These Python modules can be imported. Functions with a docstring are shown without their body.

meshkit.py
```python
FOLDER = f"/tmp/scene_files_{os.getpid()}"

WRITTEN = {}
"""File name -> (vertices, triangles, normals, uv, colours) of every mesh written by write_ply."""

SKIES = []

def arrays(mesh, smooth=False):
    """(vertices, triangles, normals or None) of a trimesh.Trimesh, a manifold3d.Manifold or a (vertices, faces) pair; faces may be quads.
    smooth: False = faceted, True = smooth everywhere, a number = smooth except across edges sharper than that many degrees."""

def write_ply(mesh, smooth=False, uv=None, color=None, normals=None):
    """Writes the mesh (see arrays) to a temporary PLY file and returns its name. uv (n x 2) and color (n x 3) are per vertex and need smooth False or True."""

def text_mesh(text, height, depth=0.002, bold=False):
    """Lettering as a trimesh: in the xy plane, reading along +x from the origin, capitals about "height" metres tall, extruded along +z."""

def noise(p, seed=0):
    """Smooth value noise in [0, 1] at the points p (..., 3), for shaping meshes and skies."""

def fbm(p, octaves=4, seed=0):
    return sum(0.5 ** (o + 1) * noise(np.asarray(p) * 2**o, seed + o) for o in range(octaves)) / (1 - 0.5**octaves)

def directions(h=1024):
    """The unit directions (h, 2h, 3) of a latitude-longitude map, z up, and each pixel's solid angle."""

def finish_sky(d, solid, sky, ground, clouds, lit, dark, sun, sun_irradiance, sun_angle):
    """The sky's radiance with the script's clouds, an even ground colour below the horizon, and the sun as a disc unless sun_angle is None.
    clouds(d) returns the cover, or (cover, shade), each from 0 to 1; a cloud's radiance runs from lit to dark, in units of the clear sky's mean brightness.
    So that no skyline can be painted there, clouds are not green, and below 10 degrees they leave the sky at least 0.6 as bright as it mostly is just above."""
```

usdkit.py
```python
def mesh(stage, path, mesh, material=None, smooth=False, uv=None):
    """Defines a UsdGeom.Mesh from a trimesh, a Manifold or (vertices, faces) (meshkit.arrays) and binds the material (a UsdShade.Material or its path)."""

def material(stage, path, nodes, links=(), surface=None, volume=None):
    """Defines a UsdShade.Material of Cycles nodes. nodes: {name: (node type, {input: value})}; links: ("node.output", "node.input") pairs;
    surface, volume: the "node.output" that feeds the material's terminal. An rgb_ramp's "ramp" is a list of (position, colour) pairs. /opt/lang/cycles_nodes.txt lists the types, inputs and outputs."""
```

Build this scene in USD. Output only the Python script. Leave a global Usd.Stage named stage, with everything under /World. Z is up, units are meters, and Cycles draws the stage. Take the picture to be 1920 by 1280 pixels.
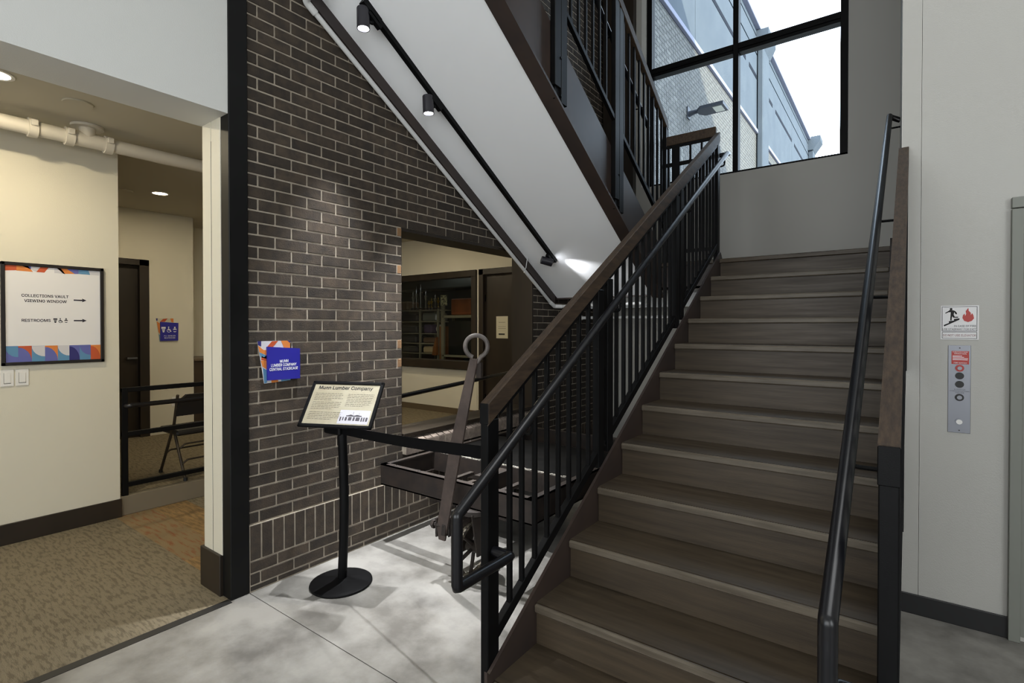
import math, random
import numpy as np, trimesh, usdkit, meshkit
from pxr import Gf, Sdf, Usd, UsdGeom, UsdLux, UsdShade
from shapely.geometry import Polygon, Point
from trimesh.transformations import rotation_matrix
from trimesh.creation import extrude_polygon

stage = Usd.Stage.CreateInMemory()
UsdGeom.Xform.Define(stage, '/World')
UsdGeom.Scope.Define(stage, '/World/Looks')

# ------------------------------------------------------------------ camera, sky, sun, area lights, exposure
EYE = 1.48
cam = UsdGeom.Camera.Define(stage, '/World/camera')
cam.CreateHorizontalApertureAttr(36.0)
cam.CreateVerticalApertureAttr(24.0)
cam.CreateFocalLengthAttr(36.0 * 972 / 1920)
cam.CreateVerticalApertureOffsetAttr(-36.0 * 17 / 1920)
cam.CreateClippingRangeAttr((0.05, 500.0))
YAW, PITCH = math.radians(36.5), math.radians(-0.556)
cam.AddTranslateOp().Set((0, 0, EYE))
cam.AddRotateZOp().Set(math.degrees(YAW))
cam.AddRotateXOp().Set(90 + math.degrees(PITCH))
cam.CreateExposureAttr(0.7)

sky = UsdLux.DomeLight.Define(stage, '/World/sky')
sky.CreateColorAttr((0.74, 0.88, 1.06)); sky.CreateIntensityAttr(0.84)
sun = UsdLux.DistantLight.Define(stage, '/World/sun')
sun.CreateColorAttr((1.0, 0.94, 0.78)); sun.CreateIntensityAttr(1.1); sun.CreateNormalizeAttr(True); sun.CreateAngleAttr(0.6)


def aim(prim, frm, to):
    """A light's xform: at frm, its -z axis towards to."""
    f = np.asarray(to, float) - np.asarray(frm, float); f /= np.linalg.norm(f)
    z = -f; up = np.array([0, 0, 1.0]) if abs(z[2]) < .98 else np.array([0, 1.0, 0])
    x = np.cross(up, z); x /= np.linalg.norm(x); y = np.cross(z, x)
    m = Gf.Matrix4d(*x, 0, *y, 0, *z, 0, *map(float, frm), 1)
    UsdGeom.Xformable(prim).AddTransformOp().Set(m)


# the sun stands behind the tower so that its parapet shades the far wing; slope taken from the shadow's edge
SUN_DIR = np.array([-1.0, 0.55, -0.39])
aim(sun, (0, 0, 0), SUN_DIR)
# daylight of the entrance's glazed front, behind the camera; the side and overhead lights are unseen additions
front = UsdLux.RectLight.Define(stage, '/World/entrance_daylight')
front.CreateWidthAttr(5.0); front.CreateHeightAttr(3.4); front.CreateIntensityAttr(2.3); front.CreateColorAttr((0.95, 0.98, 1.0))
aim(front, (-.7, -4.7, 2.3), (-.9, 1.5, 2.6))
side = UsdLux.RectLight.Define(stage, '/World/side_window_daylight')  # unseen light added from the right to brighten header and soffit
side.CreateWidthAttr(4.5); side.CreateHeightAttr(3.4); side.CreateIntensityAttr(3.0); side.CreateColorAttr((0.92, 0.97, 1.0))
aim(side, (4.1, -1.6, 2.4), (-2.8, .4, 2.8))
wash = UsdLux.RectLight.Define(stage, '/World/upper_hall_light')  # unseen overhead light added to brighten the elevator wall towards its top
wash.CreateWidthAttr(3.2); wash.CreateHeightAttr(1.2); wash.CreateIntensityAttr(3.6); wash.CreateColorAttr((0.97, 0.99, 1.0))
aim(wash, (1.4, 1.9, 6.2), (1.4, 1.9, 0))

# ------------------------------------------------------------------ helpers
W = '/World/'
_used = {}


def numbered(parent, name):
    k = (parent, name); n = _used.get(k, 0); _used[k] = n + 1
    return f'{parent}/{name}' if n == 0 else f'{parent}/{name}_{n:03d}'


def data(prim, label=None, cat=None, group=None, kind=None):
    for k, v in (('label', label), ('category', cat), ('group', group), ('kind', kind)):
        if v: prim.SetCustomDataByKey(k, v)
    return prim


class T:
    """A thing: an Xform at its base; its parts are given in world coordinates."""
    def __init__(s, name, label, cat, loc=(0, 0, 0), group=None, kind=None):
        s.path = numbered('/World', name); s.loc = np.array(loc, float)
        s.x = UsdGeom.Xform.Define(stage, s.path); s.x.AddTranslateOp().Set(Gf.Vec3d(*map(float, loc)))
        data(s.x.GetPrim(), label, cat, group, kind)

    def part(s, name, mesh, mat, smooth=False, label=None, kind=None, under=None):
        path = numbered(under or s.path, name)
        if isinstance(mesh, (list, tuple)): mesh = trimesh.util.concatenate(mesh)
        mesh = mesh.copy(); mesh.apply_translation(-s.loc)
        p = usdkit.mesh(stage, path, mesh, mat, smooth).GetPrim()
        data(p, label, kind=kind)
        return path


def solo(name, mesh, mat, label, cat, group=None, kind=None, smooth=False):
    if isinstance(mesh, (list, tuple)): mesh = trimesh.util.concatenate(mesh)
    p = usdkit.mesh(stage, numbered('/World', name), mesh, mat, smooth).GetPrim()
    return data(p, label, cat, group, kind)


def copy_of(t, loc, label, cat, group=None, name=None, rotz=0):
    path = numbered('/World', name or t.path.split('/')[-1])
    x = UsdGeom.Xform.Define(stage, path); x.GetPrim().GetReferences().AddInternalReference(t.path)
    x.ClearXformOpOrder(); x.AddTranslateOp().Set(Gf.Vec3d(*map(float, loc)))
    if rotz: x.AddRotateZOp().Set(rotz)
    x.GetPrim().SetInstanceable(True)
    data(x.GetPrim(), label, cat, group)
    return x


def box(x0, x1, y0, y1, z0, z1, c=0.0):
    lo, hi = np.minimum((x0, y0, z0), (x1, y1, z1)).astype(float), np.maximum((x0, y0, z0), (x1, y1, z1)).astype(float)
    if c <= 0:
        m = trimesh.creation.box(hi - lo); m.apply_translation((lo + hi) / 2); return m
    c = min(c, *(hi - lo) * .45); p = []
    for k in range(3):
        l, h = lo + c, hi - c; l = l.copy(); h = h.copy(); l[k], h[k] = lo[k], hi[k]
        p += [[(l, h)[a][0], (l, h)[b][1], (l, h)[d][2]] for a in (0, 1) for b in (0, 1) for d in (0, 1)]
    return trimesh.convex.convex_hull(np.array(p))


def pris_x(poly, x0, x1, c=0.0):
    """A convex polygon of (y, z) points extruded along x, its edges chamfered by c."""
    P = Polygon(poly)
    if c <= 0 or not P.equals(P.convex_hull):
        m = extrude_polygon(P, abs(x1 - x0)); v = m.vertices
        m.vertices = np.c_[v[:, 2] + min(x0, x1), v[:, 0], v[:, 1]]; m.fix_normals(); return m
    x0, x1 = min(x0, x1), max(x0, x1)
    i = np.array(P.buffer(-c, join_style=2).exterior.coords)[:-1]; o = np.array(P.exterior.coords)[:-1]
    pts = [(x, *q) for x in (x0, x1) for q in i] + [(x, *q) for x in (x0 + c, x1 - c) for q in o]
    return trimesh.convex.convex_hull(np.array(pts))


def tube(path, r, n=14, caps=True):
    """A round bar along a polyline, mitred at its corners."""
    P = np.asarray(path, float); rr = np.broadcast_to(np.asarray(r, float), (len(P),))
    d = np.diff(P, axis=0); d /= np.linalg.norm(d, axis=1)[:, None]
    t0 = d[0]; ref = np.array([0, 0, 1.0]) if abs(t0[2]) < .9 else np.array([1.0, 0, 0])
    u = np.cross(t0, ref); u /= np.linalg.norm(u); rings = []
    a = np.linspace(0, 2 * np.pi, n, endpoint=False)
    for k in range(len(P)):
        tin, tout = d[max(k - 1, 0)], d[min(k, len(d) - 1)]
        t = tin + tout; t /= np.linalg.norm(t)
        if k > 0:                                   # carry u along, then stretch for the mitre
            u = u - tin * (u @ tin); u /= np.linalg.norm(u)
        v = np.cross(tin, u); ring = np.cos(a)[:, None] * u + np.sin(a)[:, None] * v
        ring = ring - tin[None] * ((ring @ t) / (tin @ t))[:, None]   # project along tin onto the mitre plane
        rings.append(P[k] + ring * rr[k])
    V = np.vstack(rings); F = []
    for k in range(len(P) - 1):
        for i in range(n):
            j = (i + 1) % n; F += [[k * n + i, k * n + j, (k + 1) * n + j], [k * n + i, (k + 1) * n + j, (k + 1) * n + i]]
    if caps:
        V = np.vstack([V, P[0], P[-1]]); a0, a1 = len(V) - 2, len(V) - 1; o = (len(P) - 1) * n
        for i in range(n):
            j = (i + 1) % n; F += [[a0, j, i], [a1, o + i, o + j]]
    m = trimesh.Trimesh(V, F, process=False); m.fix_normals(); return m


def bend(P, r, n=5):
    """Rounds the corners of a polyline with radius r."""
    P = [np.asarray(p, float) for p in P]; out = [P[0]]
    for a, b, c in zip(P, P[1:], P[2:]):
        u, v = (a - b) / np.linalg.norm(a - b), (c - b) / np.linalg.norm(c - b)
        h = math.acos(np.clip(u @ v, -1, 1)) / 2; k = r / math.tan(h)
        p, q = b + u * k, b + v * k
        for s in np.linspace(0, 1, n + 1): out.append((1 - s) ** 2 * p + 2 * s * (1 - s) * b + s * s * q)
    return out + [P[-1]]


def cyl(p, q, r, n=20, r2=None):
    return tube([p, q], [r, r if r2 is None else r2], n)


def lathe(profile, at=(0, 0, 0), n=28):
    m = trimesh.creation.revolve(np.array(profile, float), sections=n); m.apply_translation(at); return m


def obar(p, q, w, h, up=(0, 0, 1)):
    """A rectangular bar from p to q: w across, h along up."""
    p, q, up = (np.asarray(v, float) for v in (p, q, up)); d = q - p; L = np.linalg.norm(d); d /= L
    s = np.cross(d, up); s /= np.linalg.norm(s); u = np.cross(s, d)
    m = trimesh.creation.box((L, w, h)); M = np.eye(4); M[:3, 0], M[:3, 1], M[:3, 2], M[:3, 3] = d, s, u, (p + q) / 2
    m.apply_transform(M); return m


def plane(m, o, ux, uy, off=0.0):
    """Lays a mesh of the xy plane onto the plane of o, ux, uy."""
    ux, uy = np.asarray(ux, float), np.asarray(uy, float); n = np.cross(ux, uy)
    M = np.eye(4); M[:3, 0], M[:3, 1], M[:3, 2], M[:3, 3] = ux, uy, n, np.asarray(o, float) + n * off
    m = m.copy(); m.apply_transform(M); return m


def flat(pts, t=0.0006):
    P = pts if isinstance(pts, Polygon) else Polygon(pts)
    if not P.is_valid: P = P.buffer(0)
    gs = [g for g in getattr(P, 'geoms', [P]) if g.area > 1e-9]
    return trimesh.util.concatenate([extrude_polygon(g, t) for g in gs])


def text(s, height, width=None, bold=False, depth=.0006, center=None, at=(0, 0)):
    """Lettering set to a width, its lower left (or its centre line) at the given point."""
    m = meshkit.text_mesh(s, height, depth, bold); b = m.bounds
    if width: m.apply_scale((width / (b[1][0] - b[0][0]), 1, 1))
    b = m.bounds
    m.apply_translation((-b[0][0] + at[0] if center is None else center - (b[0][0] + b[1][0]) / 2, at[1], 0)); return m


def S(r, g, b):
    f = lambda v: (v / 255 / 12.92) if v <= 10.3 else ((v / 255 + .055) / 1.055) ** 2.4
    return tuple(f(v) for v in (r, g, b))


_mats = {}


def M(name, col, rough=.5, metal=0.0, col2=None, scale=6.0, stretch=(1, 1, 1), bump=0.0, bscale=None, per=0.0, detail=4.0, spec=.5, lo=.35, hi=.65, emit=None, island=False, space='world', rvar=0.0):
    """A principled material: two tones mixed by stretched noise, a fine bump, an optional shift of tone per object."""
    if name in _mats: return _mats[name]
    col2 = col2 or col
    n = {'p': ('principled_bsdf', {'roughness': rough, 'metallic': metal, 'specular_ior_level': spec}),
         'g': ('geometry', {}), 'tc': ('texture_coordinate', {}), 'm': ('mapping', {'scale': stretch}), 'n': ('noise_texture', {'scale': scale, 'detail': detail, 'roughness': .6}),
         'r': ('rgb_ramp', {'ramp': [(0, col), (lo, col), (hi, col2), (1, col2)]})}
    l = [('g.position' if space == 'world' else 'tc.object', 'm.vector'), ('m.vector', 'n.vector'), ('n.fac', 'r.fac')]
    last = 'r.color'
    if per:
        n['o'] = ('object_info', {}); n['v'] = ('map_range', {'from_min': 0.0, 'from_max': 1.0, 'to_min': 1 - per, 'to_max': 1 + per}); n['h'] = ('hsv', {})
        l += [('g.random_per_island' if island else 'o.random', 'v.value'), ('v.result', 'h.value'), (last, 'h.color')]; last = 'h.color'
    l += [(last, 'p.base_color')]
    if bump:
        n['n2'] = ('noise_texture', {'scale': bscale or scale * 6, 'detail': 3.0}); n['b'] = ('bump', {'strength': 1.0, 'distance': bump})
        l += [('m.vector', 'n2.vector'), ('n2.fac', 'b.height'), ('b.normal', 'p.normal')]
    if rvar:
        n['rr'] = ('map_range', {'from_min': .3, 'from_max': .7, 'to_min': rough - rvar, 'to_max': rough + rvar}); l += [('n.fac', 'rr.value'), ('rr.result', 'p.roughness')]
    if emit:
        n['p'][1]['emission_color'] = emit[0]; n['p'][1]['emission_strength'] = emit[1]
    _mats[name] = usdkit.material(stage, '/World/Looks/' + name, n, l, surface='p.BSDF')
    return _mats[name]


white = M('white_paint', S(212, 212, 208), .6, bump=.0004, bscale=160)
grey_wall = M('pale_wall_paint', S(178, 176, 170), .55, bump=.0005, bscale=150)
warm_wall = M('corridor_wall_paint', S(214, 208, 190), .6, bump=.0004, bscale=150)
ceiling_m = M('ceiling_paint', S(190, 184, 168), .8)
soffit_m = M('soffit_paint', S(246, 247, 248), .7, bump=.0003, bscale=200)
black = M('black_steel', S(14, 14, 15), .5, col2=S(9, 9, 10), scale=9, bump=.0002, bscale=300, spec=.14)
column_m = M('black_column_steel', S(17, 17, 17), .5, col2=S(12, 12, 12), scale=5, spec=.2)
rail_m = M('black_satin_pipe', S(18, 18, 22), .30, col2=S(13, 13, 17), scale=11, spec=.5)
stringer_m = M('dark_brown_steel', S(62, 50, 44), .45, col2=S(48, 40, 38), scale=3, spec=.5)
wood = M('stained_tread_wood', S(78, 67, 53), .45, col2=S(58, 49, 38), scale=3.2, stretch=(.7, 7, 13), bump=.0003, bscale=30, per=.07, rvar=.06, lo=.3, hi=.7, spec=.35)
nosing_m = M('lit_edge_nosing_wood', S(106, 97, 84), .45, col2=S(78, 69, 57), scale=3.2, stretch=(1.2, 7, 13), bump=.0003, bscale=30, per=.06, lo=.3, hi=.7, spec=.4)  # same wood as the treads; light caught on the edges put into the colour
capwood = M('handrail_wood', S(72, 58, 45), .6, col2=S(46, 37, 30), scale=5, spec=.25, stretch=(18, 1.6, 9), bump=.0004, bscale=20, lo=.3, hi=.7)
darkwood = M('dark_stained_trim', S(44, 35, 26), .45, col2=S(34, 27, 20), scale=3, stretch=(2, 2, .6), bump=.0002)
brick_m = M('dark_brown_brick', S(70, 59, 48), .85, col2=S(51, 44, 37), scale=16, bump=.0016, bscale=120, per=.3, space='world')
brick2_m = M('dark_brown_brick_joined', S(70, 59, 48), .85, col2=S(51, 44, 37), scale=16, bump=.0016, bscale=120, per=.3, island=True)
tan_brick = M('tan_brick', S(140, 106, 72), .82, col2=S(118, 90, 64), scale=16, bump=.0014, bscale=120, per=.1)
mortar_m = M('grey_mortar', S(168, 157, 141), .95, col2=S(142, 132, 118), scale=14, bump=.001, bscale=90)
concrete = M('polished_concrete', S(104, 101, 96), .45, col2=S(146, 143, 137), scale=3.2, detail=7, bump=.0003, bscale=60, rvar=.1, lo=.36, hi=.62)
carpet = M('grey_carpet', S(108, 99, 82), .97, col2=S(128, 118, 99), scale=60, stretch=(.22, 1.0, 1), bump=.002, bscale=260, per=.03, spec=.1, detail=5, lo=.42, hi=.52)
carpet_tan = M('tan_carpet', S(150, 122, 84), .97, col2=S(120, 100, 72), scale=26, stretch=(.3, 1.8, 1), bump=.002, bscale=260, per=.06, spec=.1, detail=6, lo=.42, hi=.6)
carpet_rust = M('rust_flecked_carpet', S(134, 116, 88), .97, col2=S(132, 84, 58), scale=22, stretch=(.3, 1.8, 1), bump=.002, bscale=260, spec=.1, detail=6, lo=.5, hi=.68)
rust = M('weathered_brown_iron', S(52, 42, 36), .62, col2=S(37, 31, 28), scale=12, bump=.0006, bscale=90)
rust_light = M('worn_brown_iron', S(84, 72, 66), .6, col2=S(68, 58, 54), scale=14, bump=.0005, bscale=90)
blackboard = M('black_bed_panel', S(14, 14, 14), .9, col2=S(22, 21, 20), scale=8, spec=.1)
chrome = M('brushed_steel', S(128, 130, 136), .42, 1.0, bump=.0001, bscale=400, stretch=(1, 1, .1))
pipe_m = M('white_painted_pipe', S(206, 200, 188), .5)
pipe2_m = M('white_painted_conduit', S(214, 214, 212), .5)
rubber = M('black_rubber', S(26, 25, 24), .5)
frame_grey = M('grey_door_frame', S(122, 124, 116), .5)
ink = M('dark_ink', S(46, 42, 54), .7)
ink_black = M('black_ink', S(16, 15, 16), .7)
paper = M('white_paper', S(226, 224, 224), .6)
cream = M('cream_paper', S(160, 154, 134), .6, col2=S(146, 138, 116), scale=5, spec=.3)
notice_m = M('notice_paper', S(196, 190, 168), .6)
ink_grey = M('faded_print', S(104, 98, 86), .7)
blue = M('cobalt_blue_panel', S(42, 40, 150), .45)
navy = M('navy_print', S(46, 44, 110), .5)
teal = M('blue_print', S(92, 140, 176), .5)
slate = M('violet_print', S(98, 102, 168), .5)
orange = M('orange_print', S(214, 128, 60), .5)
redor = M('rust_orange_print', S(190, 84, 46), .5)
palegrey = M('pale_grey_print', S(204, 202, 206), .5)
white_ink = M('white_print', S(236, 236, 240), .5)
red = M('red_enamel', S(176, 52, 44), .45)
plastic = M('white_plastic', S(226, 224, 220), .35)
lamp_cool = M('lit_lens_cool', (.9, .9, .9), .4, emit=((.93, .95, 1.0), 14.0))
lamp_warm = M('lit_lens_warm', (.9, .9, .9), .4, emit=((1.0, .86, .58), 9.0))
tube_lit = M('lit_tube', (.9, .9, .9), .4, emit=((.97, 1.0, .95), 1.6))
clear = usdkit.material(stage, '/World/Looks/window_glass', {'t': ('transparent_bsdf', {'color': (.96, .98, .98)}), 'g': ('glossy_bsdf', {'roughness': .01, 'color': (1, 1, 1)}), 'f': ('fresnel', {'IOR': 1.18}), 'm': ('mix_closure', {})},
                        [('f.fac', 'm.fac'), ('t.BSDF', 'm.closure1'), ('g.BSDF', 'm.closure2')], surface='m.closure')

# ------------------------------------------------------------------ planes of the place
BX = -2.888                 # brick wall's face
NY0, NZ0, RUN, RISE = 1.521, .1337, .28625, .1762      # first nosing, going, rise
SL = RISE / RUN
LANDZ = NZ0 + 11 * RISE
WY = 5.80                   # window wall
EY = 3.385                  # elevator wall's face
LX = -4.863                 # directory wall's face
TOP = 6.3
CEIL = 2.9
rnd = random.Random(5)

# ------------------------------------------------------------------ the setting
f = T('floor', 'polished grey concrete hall floor cut by a straight joint', 'floor', kind='structure')
f.part('slab', box(BX - .02, 4.2, -4.8, 1.438, -.12, 0), concrete)
f.part('slab', box(BX - .02, 4.2, 1.442, 6.2, -.12, 0), concrete)
f.part('joint_filler', box(BX, 4.2, 1.437, 1.443, -.11, -.003), rubber)
UZ = .15
cf = T('floor_carpet', 'carpet of grey, tan and rust planks in the side corridor', 'carpet floor', kind='structure')
cf.part('subfloor', box(-9.4, BX - .02, -3.2, 6.0, -.12, -.006), mortar_m)
PW, PL = .25, 1.0


def carpet_row(y0, y1, off, pick, x_lo, x_hi, zf=lambda y: 0.0):
    x = x_lo - off
    while x < x_hi:
        a, b = max(x, x_lo), min(x + PL, x_hi); x += PL
        if b - a < .02: continue
        m = box(a + .0004, b - .0004, y0 + .0004, y1 - .0004, -.006, 0)
        m.vertices[:, 2] += [zf(v) for v in m.vertices[:, 1]]
        cf.part('carpet_plank', m, pick(a))


ramp = lambda y: float(np.clip((y - 2.35) / 2.4, 0, 1) * UZ)
y = 1.397; k = 0
while y > -2.2:                                       # grey planks towards the viewer
    carpet_row(y - PW, y, (k * .37) % 1.0, lambda a: carpet, LX, BX - .02); y -= PW; k += 1
rows = [lambda a: carpet_rust if (a < -4.6 or a > -3.4) else carpet_tan, lambda a: (carpet_tan, carpet_rust, carpet_tan)[int((a + 9) * 2) % 3], lambda a: carpet, lambda a: carpet_tan if a < -3.9 else carpet]
offs = [.28 + .44, .55, .1, .7]
for k in range(16):
    y0 = 1.397 + k * PW
    carpet_row(y0, min(y0 + PW, 5.3), offs[k % 4], rows[k % 4] if k < 8 else (lambda a: carpet), -4.9, BX - .32 if y0 > 2.3 else -3.2 if y0 > 1.3 else BX - .02, ramp)
cf.part('raised_floor', [box(-9.2, -4.905, -3.2, 6.0, -.006, UZ), box(-4.905, BX - .3, 5.39, 6.0, -.006, UZ)], carpet, label='raised carpeted floor beyond the curb')
solo('threshold', pris_x([(-2.2, 0), (-2.2, .002), (1.335, .002), (1.335, 0)], BX - .022, BX + .03), rubber, 'dark rubber strip where the carpet meets the concrete', 'threshold strip', kind='structure')
solo('curb', box(-4.93, -4.87, 1.42, 5.0, 0, UZ + .002, .004), M('curb_paint', S(118, 108, 90), .7), 'painted curb along the raised carpet floor under the railing', 'curb', kind='structure')

# walls of the hall
w = T('wall_header', 'white wall above the wide opening to the corridor', 'wall', kind='structure')
w.part('wallboard', box(-3.2, BX, -4.8, 1.338, 2.628, TOP), white)
w = T('wall_elevator', 'pale grey wall beside the elevator with a fine vertical seam', 'wall', kind='structure')
w.part('wallboard', [box(.102, 4.2, EY, WY, 0, TOP), ], grey_wall)
w.part('corner_strip', box(.020, .1005, EY - .0015, WY, 0, TOP), grey_wall)
w = T('wall_window', 'pale wall below and beside the tall stair window', 'wall', kind='structure')
WL, WR, SILL, WTOP = -2.35, -.375, 3.12, 5.9
w.part('wallboard', [box(-3.1, WL - .01, WY, WY + .25, 0, TOP), box(WR + .005, 4.2, WY, WY + .25, 0, TOP), box(WL - .01, WR + .005, WY, WY + .25, 0, SILL - .01), box(WL - .01, WR + .005, WY, WY + .25, WTOP, TOP)], grey_wall)
w = T('wall_under_landing', 'pale grey wall under the stair landing', 'wall', kind='structure')
w.part('wallboard', box(BX, .02, 5.60, 5.66, 0, 1.83), grey_wall)
w.part('wall_base', box(BX, .02, 5.585, 5.60, 0, .10), darkwood)
w = T('wall_rear', 'plain hall wall behind the viewer', 'wall', kind='structure')
w.part('wallboard', [box(-3.2, 4.2, -5.0, -4.85, 0, TOP)], grey_wall)
w = T('wall_right', 'plain hall wall beyond the elevator', 'wall', kind='structure')
w.part('wallboard', [box(4.2, 4.35, -5.0, 6.05, 0, TOP)], grey_wall)
solo('ceiling_hall', box(-3.2, 4.35, -5.0, 6.05, TOP, TOP + .2), white, 'white ceiling high over the hall', 'ceiling', kind='structure')
solo('baseboard_elevator', box(.02, .44, EY - .012, EY, 0, .102, .003), M('black_base', S(22, 22, 23), .5), 'black rubber baseboard along the elevator wall', 'baseboard', kind='structure')

# corridor shell
solo('wall_directory', box(-4.98, LX, -3.2, 1.425, 0, CEIL), warm_wall, 'warm white corridor wall carrying the framed directory sign', 'wall', kind='structure')
solo('baseboard_directory', box(LX, LX + .014, -3.2, 1.432, 0, .142, .003), darkwood, 'dark wooden baseboard below the directory sign', 'baseboard', kind='structure')
solo('ceiling_corridor', box(-9.4, -3.19, -3.2, 9.0, CEIL, CEIL + .15), ceiling_m, 'beige ceiling of the side corridor', 'ceiling', kind='structure')
VY = 5.88
w = T('wall_corridor', 'warm white far corridor wall with an alcove corner', 'wall', kind='structure')
w.part('wallboard', [box(-7.5, -7.35, -3.2, 2.135, 0, CEIL), box(-7.5, -7.35, 2.46, 2.96, 0, CEIL), box(-7.5, -7.35, 2.135, 2.46, 2.29, CEIL), box(-8.2, -8.05, 2.96, 6, 0, CEIL), box(-8.2, -7.5, 2.90, 2.96, 0, CEIL), box(-9.5, -9.4, -3.3, 9.0, 0, CEIL), box(-9.4, -8.05, -3.3, -3.2, 0, CEIL), box(-9.4, -8.2, VY, VY + .12, 0, CEIL), box(-8.05, BX - .3, -3.3, -3.2, 0, CEIL)], warm_wall)
VY = 5.88
w = T('wall_vault', 'warm white corridor end wall around the vault viewing window', 'wall', kind='structure')
w.part('wallboard', [box(-8.2, -5.0, VY, VY + .12, 0, .83), box(-8.2, -7.2, VY, VY + .12, .83, CEIL), box(-7.2, -4.95, VY, VY + .12, 2.33, CEIL), box(-4.995, -4.945, VY, VY + .12, 0, 2.33), box(-4.95, -3.1, VY, VY + .12, 2.33, CEIL), box(-3.9, -3.1, VY, VY + .12, 0, 2.33)], warm_wall)
w.part('wall_base', box(-8.2, -4.99, VY - .012, VY, UZ, UZ + .09), M('tan_base', S(96, 82, 62), .5))

# jamb between the opening and the brick wall
w = T('trim_jamb', 'pale grooved jamb of the corridor opening beside the black column', 'door jamb', kind='structure')
w.part('core', box(-3.185, -2.975, 1.345, 2.555, 0, CEIL), warm_wall)
w.part('jamb_board', box(-3.190, -3.087, 1.336, 1.35, .2, 2.9, .002), warm_wall)
w.part('jamb_board', box(-3.081, -2.974, 1.336, 1.35, .2, 2.9, .002), warm_wall)
w.part('groove', box(-3.088, -3.080, 1.3375, 1.35, .2, 2.52), ink_black)
w.part('plinth', box(-3.212, -2.973, 1.322, 1.40, 0, .225, .003), darkwood)
solo('column', [box(-2.972, -2.880, 1.338, 1.441, 0, TOP, .004)], column_m, 'tall black steel column at the corner of the brick wall', 'column', kind='structure')

# ------------------------------------------------------------------ brick wall
OY0, OY1, OZ0, OZ1 = 2.561, 4.262, .585, 2.204
bw = T('wall_brick', 'dark brown brick wall with a soldier course near the floor', 'brick wall', kind='structure')
JT = .0095
FACE = BX - .004
bw.part('mortar', [box(BX - .09, FACE - .0035, 1.441, OY0 - .004, 0, TOP), box(BX - .09, FACE - .0035, OY1 + .004, 5.79, 0, TOP), box(BX - .09, FACE - .0035, OY0 - .004, OY1 + .004, OZ1 + .004, TOP), box(BX - .09, FACE - .0035, OY0 - .004, OY1 + .004, .37, OZ0 - .006), box(BX - .0895, BX + .0045, 1.441, 5.79, 0, .373)], mortar_m)
MODY, ROW, Z0 = .2027, .0677, .376
bricks = []


def add_brick(y0, y1, z0, z1, face=FACE, soldier=False):
    if y1 - y0 < .02: return
    d = rnd.uniform(-.0012, .0012)
    bricks.append((y0 + JT / 2, y1 - JT / 2, z0 + JT / 2, z1 - JT / 2, face + d, soldier))


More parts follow.
